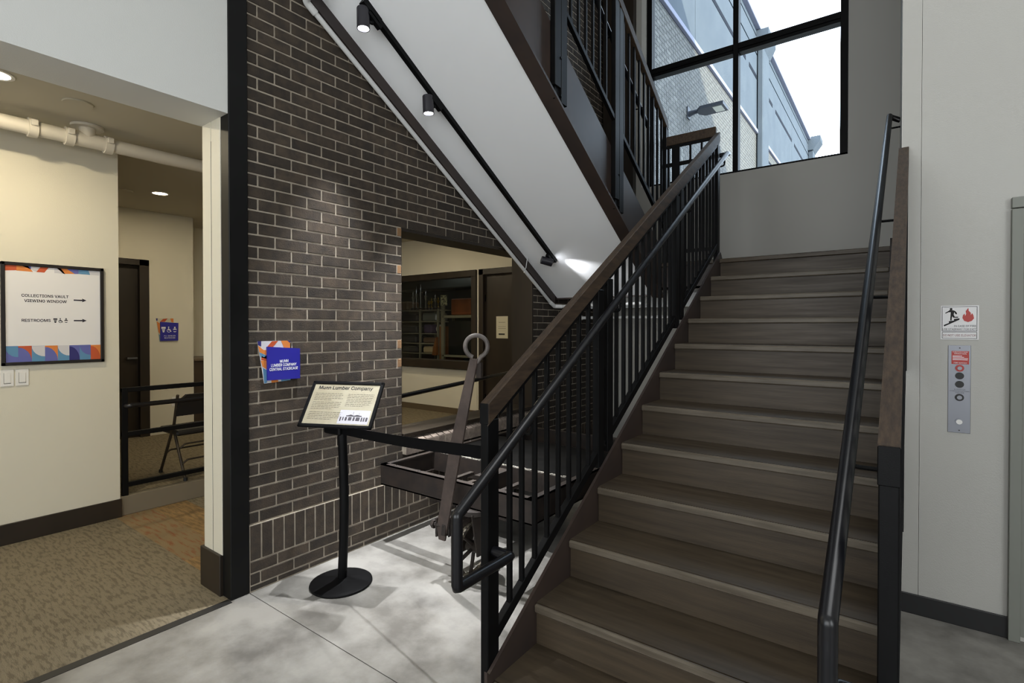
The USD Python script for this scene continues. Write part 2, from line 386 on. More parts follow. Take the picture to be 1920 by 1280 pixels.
for r in range(int((TOP - Z0) / ROW)):
    z0, z1 = Z0 + r * ROW, Z0 + (r + 1) * ROW
    ph = 1.502 if r % 2 == 0 else 1.502 + MODY / 2
    edges = [1.441] + [ph + i * MODY for i in range(-1, 22) if ph + i * MODY > 1.441 + .02 and ph + i * MODY < 5.75] + [5.79]
    for a, b in zip(edges, edges[1:]):
        inside = OZ0 < (z0 + z1) / 2 < OZ1 and OZ0 + .02 < z1
        if not inside: add_brick(a, b, z0, z1); continue
        if a < OY0: add_brick(a, min(b, OY0), z0, z1)
        if b > OY1: add_brick(max(a, OY1), b, z0, z1)
ph = 1.441; sw = .0677; kk = 0
while ph < 5.77:
    add_brick(ph, min(ph + sw, 5.79), .172, .376, BX + .008, True); ph += sw
for r, (z0, z1) in enumerate(((.002, .036), (.036, .104), (.104, .172))):
    ph = 1.502 + (0 if r % 2 else MODY / 2)
    edges = [1.441] + [ph + i * MODY for i in range(-1, 22) if 1.46 < ph + i * MODY < 5.75] + [5.79]
    for a, b in zip(edges, edges[1:]): add_brick(a, b, z0, z1, BX + .008)


def brick_shape(b):
    y0, y1, z0, z1, x, s = b
    return box(x - .014, x, y0, y1, z0, z1, .0022)


def px_area(b):
    yc, zc = (b[0] + b[1]) / 2, (b[2] + b[3]) / 2
    hidden = (zc > 4.72 - .618 * yc and yc < 4.7) or yc > 4.7 and zc > 1.9 or yc > 4.45 and zc < 1
    d2 = BX * BX + yc * yc + (zc - EYE) ** 2
    return (b[1] - b[0]) * (b[3] - b[2]) / d2 ** 1.5 * (.05 if hidden else 1) * (12 if abs(b[1] - OY0) < .02 and b[1] - b[0] < .09 and zc < OZ1 else 1)


tall = [b for b in bricks if b[5]]
flatb = sorted([b for b in bricks if not b[5]], key=px_area, reverse=True)
for b in flatb[:298]:
    t_ = b[1] > OY0 - .02 and b[1] < OY0 + .02 and (b[1] - b[0]) < .09 and rnd.random() < .5
    bw.part('brick', brick_shape(b), tan_brick if t_ else brick_m)
for b in tall: bw.part('soldier_brick', brick_shape(b), brick_m)
bw.part('distant_bricks', [brick_shape(b) for b in flatb[298:]], brick2_m, kind='stuff')

# the opening through the brick: wooden lining and a rowlock sill
o = T('trim_opening', 'dark wooden lining of the opening in the brick wall', 'opening trim', kind='structure')
o.part('head_board', box(-3.145, BX - .012, OY0, OY1, OZ1 - .02, OZ1 + .004), darkwood)
o.part('side_board', box(-3.145, BX - .006, OY1 - .014, OY1 + .004, OZ0 + .1, OZ1 - .02), darkwood)
o.part('side_board', box(-3.145, BX - .012, OY0 - .004, OY0 + .004, OZ0 + .1, OZ1 - .02), darkwood)
o.part('sill_board', box(-3.16, BX + .008, OY0 + .005, OY1 - .005, .672, .702, .003), darkwood)
w = T('wall_brick_backing', 'plastered back of the brick wall facing the corridor', 'wall', kind='structure')
w.part('wallboard', [box(-3.14, BX - .09, OY1 + .006, 6.0, 0, TOP), box(-3.14, BX - .09, OY0 - .004, OY1 + .006, OZ1 + .006, CEIL), box(-3.14, BX - .09, OY0 - .004, OY1 + .006, 0, .668)], warm_wall)
rs = T('rowlock_sill', 'sloping sill of upright bricks below the opening in the brick wall', 'brick sill', (BX, 3.4, .6), kind='structure')
rs.part('mortar_bed', pris_x([(OY0 + .002, .555), (OY1, .555), (OY1, .634), (OY0 + .002, .634)], BX - .02, BX + .030), mortar_m)
y = OY0 + .002
while y < OY1 - .03:
    m = trimesh.convex.convex_hull(np.array([(x, yy, z) for yy in (y + .005, min(y + .0677, OY1) - .005) for x, z in ((BX - .03, .55), (BX - .03, .668), (BX + .034, .640), (BX + .036, .632), (BX + .036, .552), (BX + .032, .55))]))
    rs.part('brick', m, M('sill_brick', S(138, 124, 112), .85, col2=S(108, 96, 87), scale=20, per=.2, bump=.001, bscale=120)); y += .0677

# ------------------------------------------------------------------ the lower flight
XL0, XL1 = -1.224, -.036
st = T('staircase', 'lower flight of dark stained wooden steps between steel stringers', 'staircase', (-.63, 1.5, 0), kind='structure')
zn = lambda k: NZ0 + k * RISE
for k in range(12):
    yk = NY0 + k * RUN
    deep = RUN + .03 if k < 11 else WY - .12 - yk
    if k < 11:
        st.part('nosing', box(XL0, XL1, yk, yk + .0215, zn(k) - .036, zn(k), .007), nosing_m, label='front edge of the step, caught light painted in as lighter wood')
        st.part('tread', box(XL0, XL1, yk + .022, yk + deep, zn(k) - .036, zn(k) - .0003), wood)
    st.part('riser', box(XL0 + .001, XL1 - .001, yk + .022, yk + .04, (zn(k - 1) if k else 0) + .0005, zn(k) - .0362), wood)
st.part('landing_board', box(BX + .05, .02, NY0 + 11 * RUN, WY - .002, LANDZ - .036, LANDZ, .004), wood)
b0 = -.760                                                   # stringer's top edge: z = b0 + SL*y
prof = [(1.497, .055), (1.497, .185), (1.512, b0 + SL * 1.512), (4.70, b0 + SL * 4.70), (4.76, LANDZ), (4.76, LANDZ - .25), (4.70, LANDZ - .30), (1.95, 0), (1.56, 0)]
for x0, x1 in ((XL0 - .014, XL0), (XL1, XL1 + .014)):
    st.part('stringer', pris_x(prof, x0, x1), stringer_m)
for k in range(12):                                          # the soffit pan under the steps
    pass
st.part('underside', pris_x([(2.1, 0), (2.14, 0), (4.70, LANDZ - .27), (4.70, LANDZ - .25)], XL0, XL1), stringer_m)
lz = 1.828
ld = T('landing', 'underside and edge beams of the stair landing', 'stair landing', (-1.5, 5.2, LANDZ), kind='structure')
ld.part('soffit', box(BX, .02, 4.69, WY - .002, lz, lz + .02), soffit_m)
ld.part('edge_beam', box(BX, -1.83, 4.66, 4.70, lz - .055, LANDZ - .037), stringer_m)
ld.part('edge_beam', box(-1.83, XL0 - .02, 4.69, 4.72, lz - .004, LANDZ - .037), stringer_m)
ld.part('dropped_header', box(BX + .01, .02, 5.22, 5.30, 1.69, lz - .001), soffit_m)

# ------------------------------------------------------------------ the upper flight, rising over the corridor side
ua = 4.66                                                    # soffit plane: z = ua - .618*y
US = .618
up_ = T('upper_flight', 'upper flight seen from below with a white soffit and brown steel stringers', 'staircase', (-2.3, 3, 3), kind='structure')
def slab(lo, hi, ya, yb, x0, x1, c=0):                       # a bar parallel to the upper flight
    return pris_x([(ya, ua + lo - US * ya), (yb, ua + lo - US * yb), (yb, ua + hi - US * yb), (ya, ua + hi - US * ya)], x0, x1, c)
up_.part('soffit', slab(.008, .03, -.3, 4.66, -2.858, -1.82), soffit_m)
up_.part('wall_stringer', [slab(-.095, .05, -.3, 4.62, BX + .002, -2.857), slab(-.095, -.083, -.3, 4.62, -2.857, -2.846)], stringer_m)
up_.part('stringer_flange', slab(0, .02, -.3, 4.70, -1.835, -1.722), stringer_m)
up_.part('stringer_web', slab(.02, .47, -.3, 4.72, -1.775, -1.760), stringer_m)
for k in range(14):
    yk = 4.74 - k * RUN; z = LANDZ + (k + 1) * RISE
    up_.part('tread', box(-2.86, -1.80, yk - RUN - .02, yk, z - .036, z, .003), wood)
    up_.part('riser', box(-2.86, -1.80, yk - .035, yk - .02, z - RISE, z - .037), wood)

# ------------------------------------------------------------------ window in the stair wall
wd = T('window_1', 'tall black framed stair window looking out on the brick wing', 'window', (-1.36, WY, SILL), kind='structure')
FY0, FY1 = WY + .02, WY + .12
MX = -1.373
wd.part('frame', [box(WL, WL + .06, FY0, FY1, SILL, WTOP), box(WR - .06, WR, FY0, FY1, SILL, WTOP), box(WL, WR, FY0, FY1, SILL - .012, SILL + .012), box(WL, WR, FY0, FY1, WTOP - .05, WTOP)], black)
wd.part('mullion', box(MX - .027, MX + .027, FY0, FY1, SILL + .012, WTOP - .05, .003), black)
for x0, x1 in ((WL + .06, MX - .027), (MX + .027, WR - .06)):
    wd.part('transom', [box(x0, x1, FY0, FY1, 4.375, 4.472, .003), box(x0, x1, FY0 - .012, FY0, 4.405, 4.435, .003)], black)
    for z0, z1 in ((SILL + .012, 4.375), (4.472, WTOP - .05)):
        wd.part('pane', box(x0, x1, WY + .07, WY + .076, z0, z1), clear)
wd.part('reveal', box(WL - .055, WL - .002, WY - .004, WY + .02, SILL, WTOP), white)
solo('corner_post', box(-2.86, -2.47, WY - .09, WY - .003, LANDZ, TOP, .004), darkwood, 'dark post in the corner between brick wall and stair window', 'corner post', kind='structure')

# ------------------------------------------------------------------ guards and handrails
GX0, GX1 = -1.276, -1.240
gb = lambda y: -.692 + SL * y                                # guard's bottom rail, mid
CT = lambda y: 1.199 + .6215 * (y - 1.534)                   # wood cap's top


def guard_bar(ya, yb, zf, th, x0, x1, c=.002):
    return pris_x([(ya, zf(ya) - th), (yb, zf(yb) - th), (yb, zf(yb)), (ya, zf(ya))], x0, x1, c)


g = T('stair_guardrail', 'long black steel guardrail with wooden cap left of the lower steps', 'guardrail', (-1.258, 1.55, 0))
cap_y0, cap_y1 = 1.522, 4.725
g.part('wooden_cap', guard_bar(cap_y0, cap_y1, CT, .088, GX0 - .003, GX1 + .003, .004), capwood, label='dark stained wooden cap rail')
g.part('newel_post', box(GX0, GX1, 1.521, 1.591, 0, CT(1.53) - .07, .003), black)
g.part('end_cap', box(GX0 - .002, GX1 + .002, 1.5185, 1.524, CT(1.53) - .085, CT(1.53) - .006, .002), black)
g.part('top_rail', guard_bar(1.59, cap_y1, lambda y: CT(y) - .088, .02, GX0 + .004, GX1 - .004), black)
posts = [(2.433, 2.500), (2.540, 2.606), (3.615, 3.685), (3.715, 3.78), (4.66, 4.73)]
spans = [(1.591, 2.433), (2.606, 3.615), (3.78, 4.66)]
for a, b in posts:
    g.part('post', box(GX0, GX1, a, b, gb(a) - (.06 if b < 4.7 else .22), CT(a) - .08, .003), black)
    g.part('foot_plate', obar((GX0 + .012, a, gb(a) - .03), (GX0 + .012, b, gb(b) - .03), .03, .05), black)
for a, b in spans:
    g.part('bottom_rail', guard_bar(a - .002, b + .002, lambda y: gb(y) + .027, .052, GX0 + .004, GX1 - .003), black)
    n = round((b - a) / .1035)
    for i in range(n):
        y = a + (b - a) * (i + .82) / (n + .64)
        if i == 0 and a < 2: y = 1.683
        g.part('baluster', box(GX0 + .008, GX1 - .008, y - .0095, y + .0095, gb(y) + .004, CT(y) - .1, .002), black)

# the return of the guard across the stair well, up to the upper flight
g = T('landing_guardrail', 'short black guardrail with wooden cap crossing the stair well in front of the window', 'guardrail', (-1.48, 4.74, LANDZ))
g.part('wooden_cap', box(-1.718, GX1 - .036, 4.722, 4.762, 3.155, 3.240, .004), capwood, label='dark stained wooden cap rail')
g.part('top_rail', box(-1.720, GX0, 4.73, 4.755, 3.135, 3.154), black)
g.part('mid_rail', box(-1.720, GX0, 4.73, 4.755, 2.965, 2.995), black)
g.part('bottom_rail', box(-1.720, GX0, 4.73, 4.755, 2.16, 2.19), black)
g.part('post', box(-1.665, -1.595, 4.724, 4.760, LANDZ, 3.135, .003), black)
for x in (-1.70, -1.50, -1.40, -1.33):
    g.part('baluster', box(x - .009, x + .009, 4.733, 4.751, 2.19, 3.135, .002), black)

# guard of the upper flight
UX0, UX1 = -1.758, -1.722
uc = lambda y: 6.36 - US * y
ub = lambda y: 5.315 - US * y
g = T('upper_guardrail', 'black steel guardrail climbing along the upper flight', 'guardrail', (-1.76, 4, 3))
ue = 4.78
g.part('wooden_cap', pris_x([(.4, uc(.4) - .085), (ue, uc(ue) - .085), (ue, uc(ue)), (.4, uc(.4))], UX0 - .003, UX1 + .003, .004), capwood, label='dark wooden cap rail')
g.part('bottom_rail', pris_x([(.4, ub(.4)), (ue, ub(ue)), (ue, ub(ue) + .04), (.4, ub(.4) + .04)], UX0 + .004, UX1 - .004, .002), black)
pp = [(ue - .05, ue + .02)] + [(3.65 - .87 * k, 3.80 - .87 * k) for k in range(4)]
for a, b in pp:
    m = (a + b) / 2
    if b > 4.7: g.part('post', box(UX0, UX1, a, b, LANDZ, uc(b) - .05, .003), black)
    else:
        g.part('post', box(UX0, UX1, a, a + .074, ua - US * a + .06, uc(a) - .06, .003), black)
        g.part('post', box(UX0, UX1, b - .074, b, ua - US * b + .06, uc(b) - .06, .003), black)
        g.part('fascia_plate', box(UX0 + .005, UX1 - .012, a + .02, b - .02, ua - US * m + .03, ua - US * m + .36, .003), black)
        for zz in (.06, .30): g.part('bolt', cyl((UX1 - .013, m, ua - US * m + zz), (UX1 + .004, m, ua - US * m + zz), .009, 8), black)
y = 4.66
while y > .5:
    if not any(a - .03 < y < b + .03 for a, b in pp):
        g.part('baluster', box(UX0 + .009, UX1 - .009, y - .0095, y + .0095, ub(y) + .03, uc(y) - .084, .002), black)
    y -= .1035
h = T('upper_handrail', 'black pipe handrail on the inner side of the upper guardrail', 'handrail', (-1.84, 4, 3))
h.part('pipe', tube([(-1.845, .5, 6.17 - US * .5), (-1.845, 4.60, 6.17 - US * 4.60)], .019), rail_m, True)
for y in (4.3, 3.72, 2.85, 1.98):
    h.part('bracket', tube(bend([(-1.758, y, 6.04 - US * y), (-1.845, y, 6.04 - US * y), (-1.845, y, 6.155 - US * y)], .02, 3), .006, 8), black)

# the left pipe handrail with its looped end
HX = -1.160
hz = lambda y: .860 + .6215 * (y - 1.265)
h = T('stair_handrail', 'black pipe handrail with looped end on the guardrail left of the steps', 'handrail', (HX, 1.26, .6))
ph_ = [(HX, 4.64, hz(4.64)), (HX, 1.262, hz(1.262)), (HX, 1.262, .620), (HX, 1.556, .620), (HX - .078, 1.556, .620)]
h.part('pipe', tube(bend(ph_, .012, 2), .0195, 18), rail_m, 40)
h.part('end_return', tube(bend([(HX, 4.63, hz(4.63)), (HX, 4.70, hz(4.66)), (HX - .075, 4.70, hz(4.66))], .02, 3), .0195, 14), rail_m, 40)
for y in (1.70, 2.52, 3.70, 4.56):
    h.part('bracket', tube(bend([(GX1, y, hz(y) - .075), (HX, y, hz(y) - .075), (HX, y, hz(y) - .015)], .022, 4), .0065, 8), black, 40)

# right guard, nearly edge-on
g = T('elevator_side_guardrail', 'black steel guardrail with wooden cap right of the lower steps', 'guardrail', (0, 1.45, 0))
gx = lambda y: -.030 + .040 * (y - 1.45) / 1.93             # its inner face drifts slightly
def rot_bar(ya, yb, zlo_a, zhi_a, zlo_b, zhi_b, off0, off1):
    return trimesh.convex.convex_hull(np.array([(gx(ya) + off0, ya, zlo_a), (gx(ya) + off1, ya, zlo_a), (gx(ya) + off0, ya, zhi_a), (gx(ya) + off1, ya, zhi_a), (gx(yb) + off0, yb, zlo_b), (gx(yb) + off1, yb, zlo_b), (gx(yb) + off0, yb, zhi_b), (gx(yb) + off1, yb, zhi_b)]))
RT = lambda y: 1.212 + .6215 * (y - 1.45)
g.part('wooden_cap', rot_bar(1.452, EY - .003, RT(1.452) - .088, RT(1.452), RT(EY) - .088, RT(EY), -.002, .040), capwood, label='worn brown wooden cap rail')
g.part('newel_post', box(-.030, .010, 1.45, 1.52, 0, RT(1.46) - .08, .003), black)
g.part('end_cap', box(-.032, .012, 1.444, 1.455, RT(1.45) - .092, RT(1.45) - .002, .002), black)
g.part('top_rail', rot_bar(1.5, EY - .02, RT(1.5) - .11, RT(1.5) - .089, RT(EY) - .11, RT(EY) - .089, .004, .036), black)
g.part('bottom_rail', rot_bar(1.52, EY - .02, gb(1.52) - .01, gb(1.52) + .022, gb(EY) - .01, gb(EY) + .022, .004, .036), black)
for y in (2.44, 3.33):
    g.part('post', rot_bar(y, y + .06, gb(y) - .1, RT(y) - .09, gb(y) - .1, RT(y + .06) - .09, 0, .038), black)
y = 1.62
while y < 3.3:
    if abs(y - 2.47) > .06: g.part('baluster', rot_bar(y - .0095, y + .0095, gb(y), RT(y) - .1, gb(y), RT(y) - .1, .010, .029), black)
    y += .1035
h = T('elevator_side_handrail', 'black pipe handrail running up beside the elevator wall', 'handrail', (-.11, 1.3, .5))
hx = lambda y: -.113 + .067 * (y - 1.3) / 3.55
rz = lambda y: .850 + .6235 * (y - 1.29)
h.part('pipe', tube(bend([(hx(4.86), 4.86, rz(4.86)), (hx(1.29), 1.29, rz(1.29)), (hx(1.29), 1.29, .60), (hx(1.5), 1.49, .60), (-.028, 1.49, .60)], .012, 2), .0195, 18), rail_m, 40)
h.part('end_return', tube(bend([(hx(4.85), 4.85, rz(4.85)), (hx(4.9), 4.90, rz(4.87)), (.02, 4.90, rz(4.87) - .04)], .02, 3), .0195, 14), rail_m, 40)
for y in (1.78, 2.62, 3.3, 4.80):
    xe = gx(y) if y < 3.4 else .02
    h.part('bracket', tube(bend([(xe, y, rz(y) - .075), (hx(y), y, rz(y) - .075), (hx(y), y, rz(y) - .015)], .02, 4), .0065, 8), black, 40)

# ------------------------------------------------------------------ track lighting on the soffit
sn = np.array([0, -US, -1.0]); sn /= np.linalg.norm(sn)       # out of the soffit
sp = lambda x, y, o=0: np.array([x, y, ua + .008 - US * y]) + sn * o
tl = T('light_track', 'black light track running down the white soffit', 'light track', sp(-2.56, 3.1))
tl.part('rail', obar(sp(-2.565, 1.99, .016), sp(-2.555, 4.14, .016), .034, .03, -sn), black)
tl.part('end_feed', obar(sp(-2.565, 1.98, .018), sp(-2.565, 2.10, .018), .042, .042, -sn), black)


def spot(name, y, head_c, axis, L, r, label, inten, cone, soft=.8, off=.0):
    base = sp(-2.56, y, .045); axis = np.asarray(axis, float); axis /= np.linalg.norm(axis)
    c = np.asarray(head_c, float); t = T('track_spotlight', label, 'spotlight', base, 'spotlights on the soffit track')
    t.part('adapter', obar(sp(-2.56, y - .045, .046), sp(-2.56, y + .045, .046), .032, .028, -sn), black)
    t.part('stem', [cyl(base, base + sn * .035, .009, 10), cyl(base + sn * .03, c, .011, 10)], black)
    a, b = c - axis * L / 2, c + axis * L / 2
    R = trimesh.geometry.align_vectors([0, 0, 1], axis)
    m = lathe([(0, 0), (r * .96, 0), (r, .004), (r, L), (r - .004, L), (r - .005, L - .02), (0, L - .02)]); m.apply_transform(R); m.apply_translation(a)
    t.part('housing', m, M('spot_housing', S(38, 36, 42), .4, spec=.5), 30)
    d = trimesh.creation.cylinder(r - .006, .002, sections=28); d.apply_transform(R); d.apply_translation(b - axis * .010)
    t.part('lens', d, lamp_cool)
    l = UsdLux.SphereLight.Define(stage, t.path + '/beam'); l.CreateRadiusAttr(.02); l.CreateIntensityAttr(inten); l.CreateNormalizeAttr(True); l.CreateColorAttr((.95, .97, 1.0))
    s = UsdLux.ShapingAPI.Apply(l.GetPrim()); s.CreateShapingConeAngleAttr(cone); s.CreateShapingConeSoftnessAttr(soft)
    aim(l, b + axis * .024 - t.loc, b + axis - t.loc)
    return t


spot('track_spotlight', 2.075, (-2.581, 1.986, 3.333), (.05, -.02, -1), .125, .038, 'topmost black cylinder spotlight of the soffit track', 88.0, 25)
spot('track_spotlight', 2.60, (-2.580, 2.523, 3.001), (.05, .0, -1), .120, .038, 'middle black cylinder spotlight of the soffit track', 88.0, 25)
spot('track_spotlight', 4.07, (-2.572, 4.01, 2.085), (.62, .62, -.22), .105, .036, 'lowest black cylinder spotlight, tilted towards the stair well', 3.0, 30)

# ------------------------------------------------------------------ white sprinkler pipe along the stringer
p = T('stair_sprinkler_pipe', 'thin white pipe running down beside the brown wall stringer', 'pipe', (-2.85, 3, 2.6))
pz = lambda y: ua - US * y - .118
pa, pb = np.array([-2.864, 1.80, pz(1.80)]), np.array([-2.864, 4.585, pz(4.585)])
p.part('pipe', tube([pa, pb], .0165, 16), pipe2_m, True)
p.part('branch', tube([pa + (0, -.02, .013), pa + (.12, -.02, .05), pa + (.33, -.02, .09)], .0165, 14), pipe2_m, 40)
p.part('elbow', tube(bend([pa + (0, .05, -.03), pa + (0, -.02, .013), pa + (.06, -.02, .035)], .03, 4), .0215, 14), pipe2_m, 40)
p.part('branch', tube([pb, pb + (.05, .055, -.012), (-1.9, 4.64, pb[2] - .004)], .0165, 14), pipe2_m, 40)
p.part('elbow', tube(bend([pb + (0, -.05, .03), pb + (.01, .02, -.01), pb + (.08, .055, -.012)], .02, 4), .021, 14), pipe2_m, 40)
p.part('hanger', tube(bend([(-2.864, 4.06, pz(4.06) - .03), (-2.845, 4.07, pz(4.06) + .02), (-2.835, 4.08, pz(4.06) + .115)], .02, 3), .004, 8), pipe2_m)
p = T('landing_sprinkler_pipe', 'short white pipe with a sprinkler head crossing below the landing', 'pipe', (-2.2, 5.1, 1.6))
p.part('pipe', tube([(-2.77, 5.05, 1.585), (-1.3, 5.05, 1.585)], .017, 14), pipe2_m, True)
p.part('sprinkler_head', [cyl((-2.77, 5.05, 1.585), (-2.83, 5.05, 1.585), .024, 14), cyl((-2.82, 5.05, 1.585), (-2.82, 5.05, 1.64), .014, 12)], pipe2_m, 40)

# ------------------------------------------------------------------ steel wheeled cart in the alcove
CX0, CX1, CY0, CY1, CZ0, CZ1 = -2.815, -1.560, 2.300, 4.02, .412, .552
c = T('platform_cart', 'old brown iron platform cart standing by the brick wall', 'cart', (-2.19, 3.1, 0))
FL = .045
def channel_x(y, s, x0, x1):     # channel along x, web at y, flanges towards s
    return [box(x0, x1, y, y + s * .008, CZ0, CZ1), box(x0, x1, y, y + s * FL, CZ1 - .008, CZ1), box(x0, x1, y, y + s * FL, CZ0, CZ0 + .008)]
def channel_y(x, s, y0, y1):
    return [box(x, x + s * .008, y0, y1, CZ0, CZ1), box(x, x + s * FL, y0, y1, CZ1 - .008, CZ1), box(x, x + s * FL, y0, y1, CZ0, CZ0 + .008)]
c.part('front_rail', channel_x(CY0, 1, CX0, CX1), rust)
c.part('rear_rail', channel_x(CY1, -1, CX0, CX1), rust)
c.part('side_rail', channel_y(CX0, 1, CY0 + .008, CY1 - .008), rust)
c.part('side_rail', channel_y(CX1, -1, CY0 + .008, CY1 - .008), rust)
c.part('cross_bar', box(CX0 + .008, CX1 - .008, 2.770, 2.782, CZ0, CZ1 - .004), rust)
c.part('cross_bar', box(CX0 + .008, CX1 - .008, 3.52, 3.532, CZ0 + .02, CZ1 - .03), rust)
for x in (-2.19, -2.055, -1.806):
    c.part('short_bar', box(x - .016, x + .016, CY0 + FL, 2.53 if x != -2.055 else 2.40, CZ1 - .02, CZ1 - .001), rust)
c.part('bracket_plate', box(-2.17, -2.06, 2.525, 2.765, CZ0 + .02, CZ1 - .02), rust)
c.part('rivet', [lathe([(0, .006), (.008, .005), (.012, 0), (0, 0)], (x, y, CZ1), 8) for x, y in ((CX0 + .12, CY0 + .024), (-2.47, CY0 + .03), (CX1 - .1, CY0 + .024), (CX1 - .024, 2.9), (CX0 + .024, 3.2))], rust)
c.part('bed_panel', box(CX0 + .06, CX1 - .05, 2.785, 3.515, CZ1 - .02, CZ1 - .004), blackboard, label='black panel lying in the bed')
fr = []
for i in range(40):
    x = CX0 + .08 + i * .0282; r = rnd.uniform(.3, 1)
    fr.append(box(x, x + .0282, 2.772, 2.772 + .012 * r + .003, CZ1 - .004, CZ1 + .001 + .004 * r))
c.part('worn_edge', fr, M('frayed_white_paint', S(190, 184, 172), .8, col2=S(70, 66, 60), scale=60, lo=.45, hi=.6), label='frayed white front edge of the black panel')
# wheel, fork and axle
wc = np.array([-2.015, 2.345, .172])
def wheel(t, wc, R, wdt, mat):
    ring = trimesh.creation.annulus(R - .018, R, wdt, sections=40); ring.apply_transform(rotation_matrix(np.pi / 2, [0, 1, 0])); ring.apply_translation(wc)
    wp = t.part('wheel', ring, mat, 30)
    hub = cyl(wc - (.045, 0, 0), wc + (.045, 0, 0), .032, 16); t.part('hub', hub, rust, 30, under=wp)
    for k in range(6):
        a = k * np.pi / 3 + .3; d = np.array([0, math.cos(a), math.sin(a)])
        t.part('spoke', cyl(wc + d * .02, wc + d * (R - .012), .011, 8), rust, 30, under=wp)
rim_m = M('pitted_iron_rim', S(120, 112, 96), .7, col2=S(52, 46, 40), scale=60, lo=.42, hi=.55, bump=.001, bscale=120)
wheel(c, wc, .171, .05, rim_m)
c.part('fork', [trimesh.convex.convex_hull(np.array([(x, y, z) for x in (wc[0] + s * .055, wc[0] + s * .065) for y, z in ((2.30, .14), (2.39, .14), (2.44, .395), (2.25, .395))])) for s in (-1, 1)], rust)
c.part('turntable', [cyl((wc[0], 2.35, .385), (wc[0], 2.35, CZ0), .11, 24), box(-2.3, -1.75, 2.32, 2.38, CZ0 - .025, CZ0)], rust, 30)
for x in (CX0 + .12, CX1 - .12): wheel(c, np.array([x, 3.72, .172]), .171, .05, rim_m)
c.part('axle', cyl((CX0 + .1, 3.72, .172), (CX1 - .1, 3.72, .172), .014, 12), rust)
c.part('axle_hanger', [box(x - .01, x + .01, 3.68, 3.76, .15, CZ0) for x in (CX0 + .2, CX1 - .2)], rust)
# tongue: a flat bar standing up in front, with a forged ring on top
tp = c.part('tongue', [trimesh.convex.convex_hull(np.array([(-2.125 + s * w_ + dx, 2.19 + d, z) for s in (-1, 1) for d in (-.006, .006) for dx, z, w_ in ((-.004, .235, .024), (-.012, .30, .031), (.092, .80, .030), (.243, 1.305, .027))]))], rust_light, label='flat iron pulling handle standing upright')
rc = np.array([-1.866, 2.19, 1.374]); a = np.linspace(-.36 * np.pi, 1.40 * np.pi, 30); re_ = np.array([.8, .6, 0])
loop = [rc + re_ * (math.cos(t) * .062) + np.array([0, 0, math.sin(t) * .062]) for t in a]
c.part('ring_handle', tube([np.array([-1.868, 2.199, 1.285])] + loop, .0125, 12), M('worn_ring_iron', S(112, 104, 98), .5, col2=S(78, 71, 67), scale=14), 40, under=tp)
c.part('clip', box(-1.875, -1.84, 2.197, 2.212, 1.20, 1.285), rust, under=tp)
c.part('tongue_pivot', [box(-2.178, -2.166, 2.178, 2.232, .245, .36, .004), box(-2.098, -2.086, 2.20, 2.25, .255, .37, .004), cyl((-2.195, 2.19, .315), (-2.085, 2.21, .315), .016, 8), cyl((-2.205, 2.19, .315), (-2.185, 2.19, .315), .026, 6), obar((-2.11, 2.20, .265), (-2.11, 2.215, .37), .03, .05)], rust, 30)
c.part('draw_bar', [obar((-2.13, 2.20, .30), (-2.02, 2.33, .35), .05, .05), obar((-2.05, 2.22, .33), (-2.02, 2.36, .375), .07, .03)], rust)

# ------------------------------------------------------------------ information stand with belt
sx, sy = -2.571, 1.813
s_ = T('information_stand', 'black belt post with round base and tilted framed sign about the lumber company', 'sign stand', (sx, sy, 0))
s_.part('base', lathe([(0, 0), (.172, 0), (.175, .006), (.173, .012), (.15, .018), (.05, .028), (.03, .036), (0, .036)], (sx, sy, 0), 48), black, 30)
az = math.radians(24.0); ux = np.array([math.cos(az), math.sin(az), 0]); hb = np.array([-math.sin(az), math.cos(az), 0])
tt = math.radians(55); uy = math.cos(tt) * hb + math.sin(tt) * np.array([0, 0, 1.0]); nn = np.cross(ux, uy)
s_.part('pole', tube([np.array([sx, sy, .03 + .87 * k / 10]) + ux * (.014 * math.sin(np.pi * k / 10) + .006) for k in range(11)], .0255, 20), black, True)
sc = np.array([-2.549, 1.801, 1.041]); sw_, sh_ = .457, .294
P3 = lambda u, v, o=0: sc + ux * u + uy * v + nn * o
fm = []
for u0, u1, v0, v1 in ((-sw_ / 2, sw_ / 2, sh_ / 2 - .021, sh_ / 2), (-sw_ / 2, sw_ / 2, -sh_ / 2, -sh_ / 2 + .021), (-sw_ / 2, -sw_ / 2 + .021, -sh_ / 2, sh_ / 2), (sw_ / 2 - .021, sw_ / 2, -sh_ / 2, sh_ / 2)):
    fm.append(plane(box(u0, u1, v0, v1, -.012, .004, .004), sc, ux, uy))
fp = s_.part('sign_frame', fm, black)
s_.part('back_plate', plane(box(-sw_ / 2 + .004, sw_ / 2 - .004, -sh_ / 2 + .004, sh_ / 2 - .004, -.014, -.006), sc, ux, uy), black, under=fp)
s_.part('printed_sheet', plane(box(-sw_ / 2 + .02, sw_ / 2 - .02, -sh_ / 2 + .02, sh_ / 2 - .02, -.006, -.001), sc, ux, uy), cream, under=fp, label='cream printed sheet')
pa_ = lambda m: plane(m, sc, ux, uy, -.0009)
s_.part('title_lettering', pa_(text('Munn Lumber Company', .0205, .345, True, at=(-.178, .094))), ink_black, under=fp)
ln = []
for c0, c1, v0, n_ in ((-.185, .0, .068, 5), (-.185, .0, .012, 5), (-.185, .03, -.052, 5), (.025, .19, .066, 8)):
    for i in range(n_):
        e_ = c1 - (rnd.uniform(.05, .1) if i == n_ - 1 else rnd.uniform(0, .012)); u = c0
        while u < e_:
            q = min(u + rnd.uniform(.008, .026), e_); ln.append(box(u, q, v0 - i * .0105 - .0028, v0 - i * .0105, 0, .0004)); u = q + .004
s_.part('body_print', pa_(trimesh.util.concatenate(ln)), ink_grey, under=fp, kind='stuff')
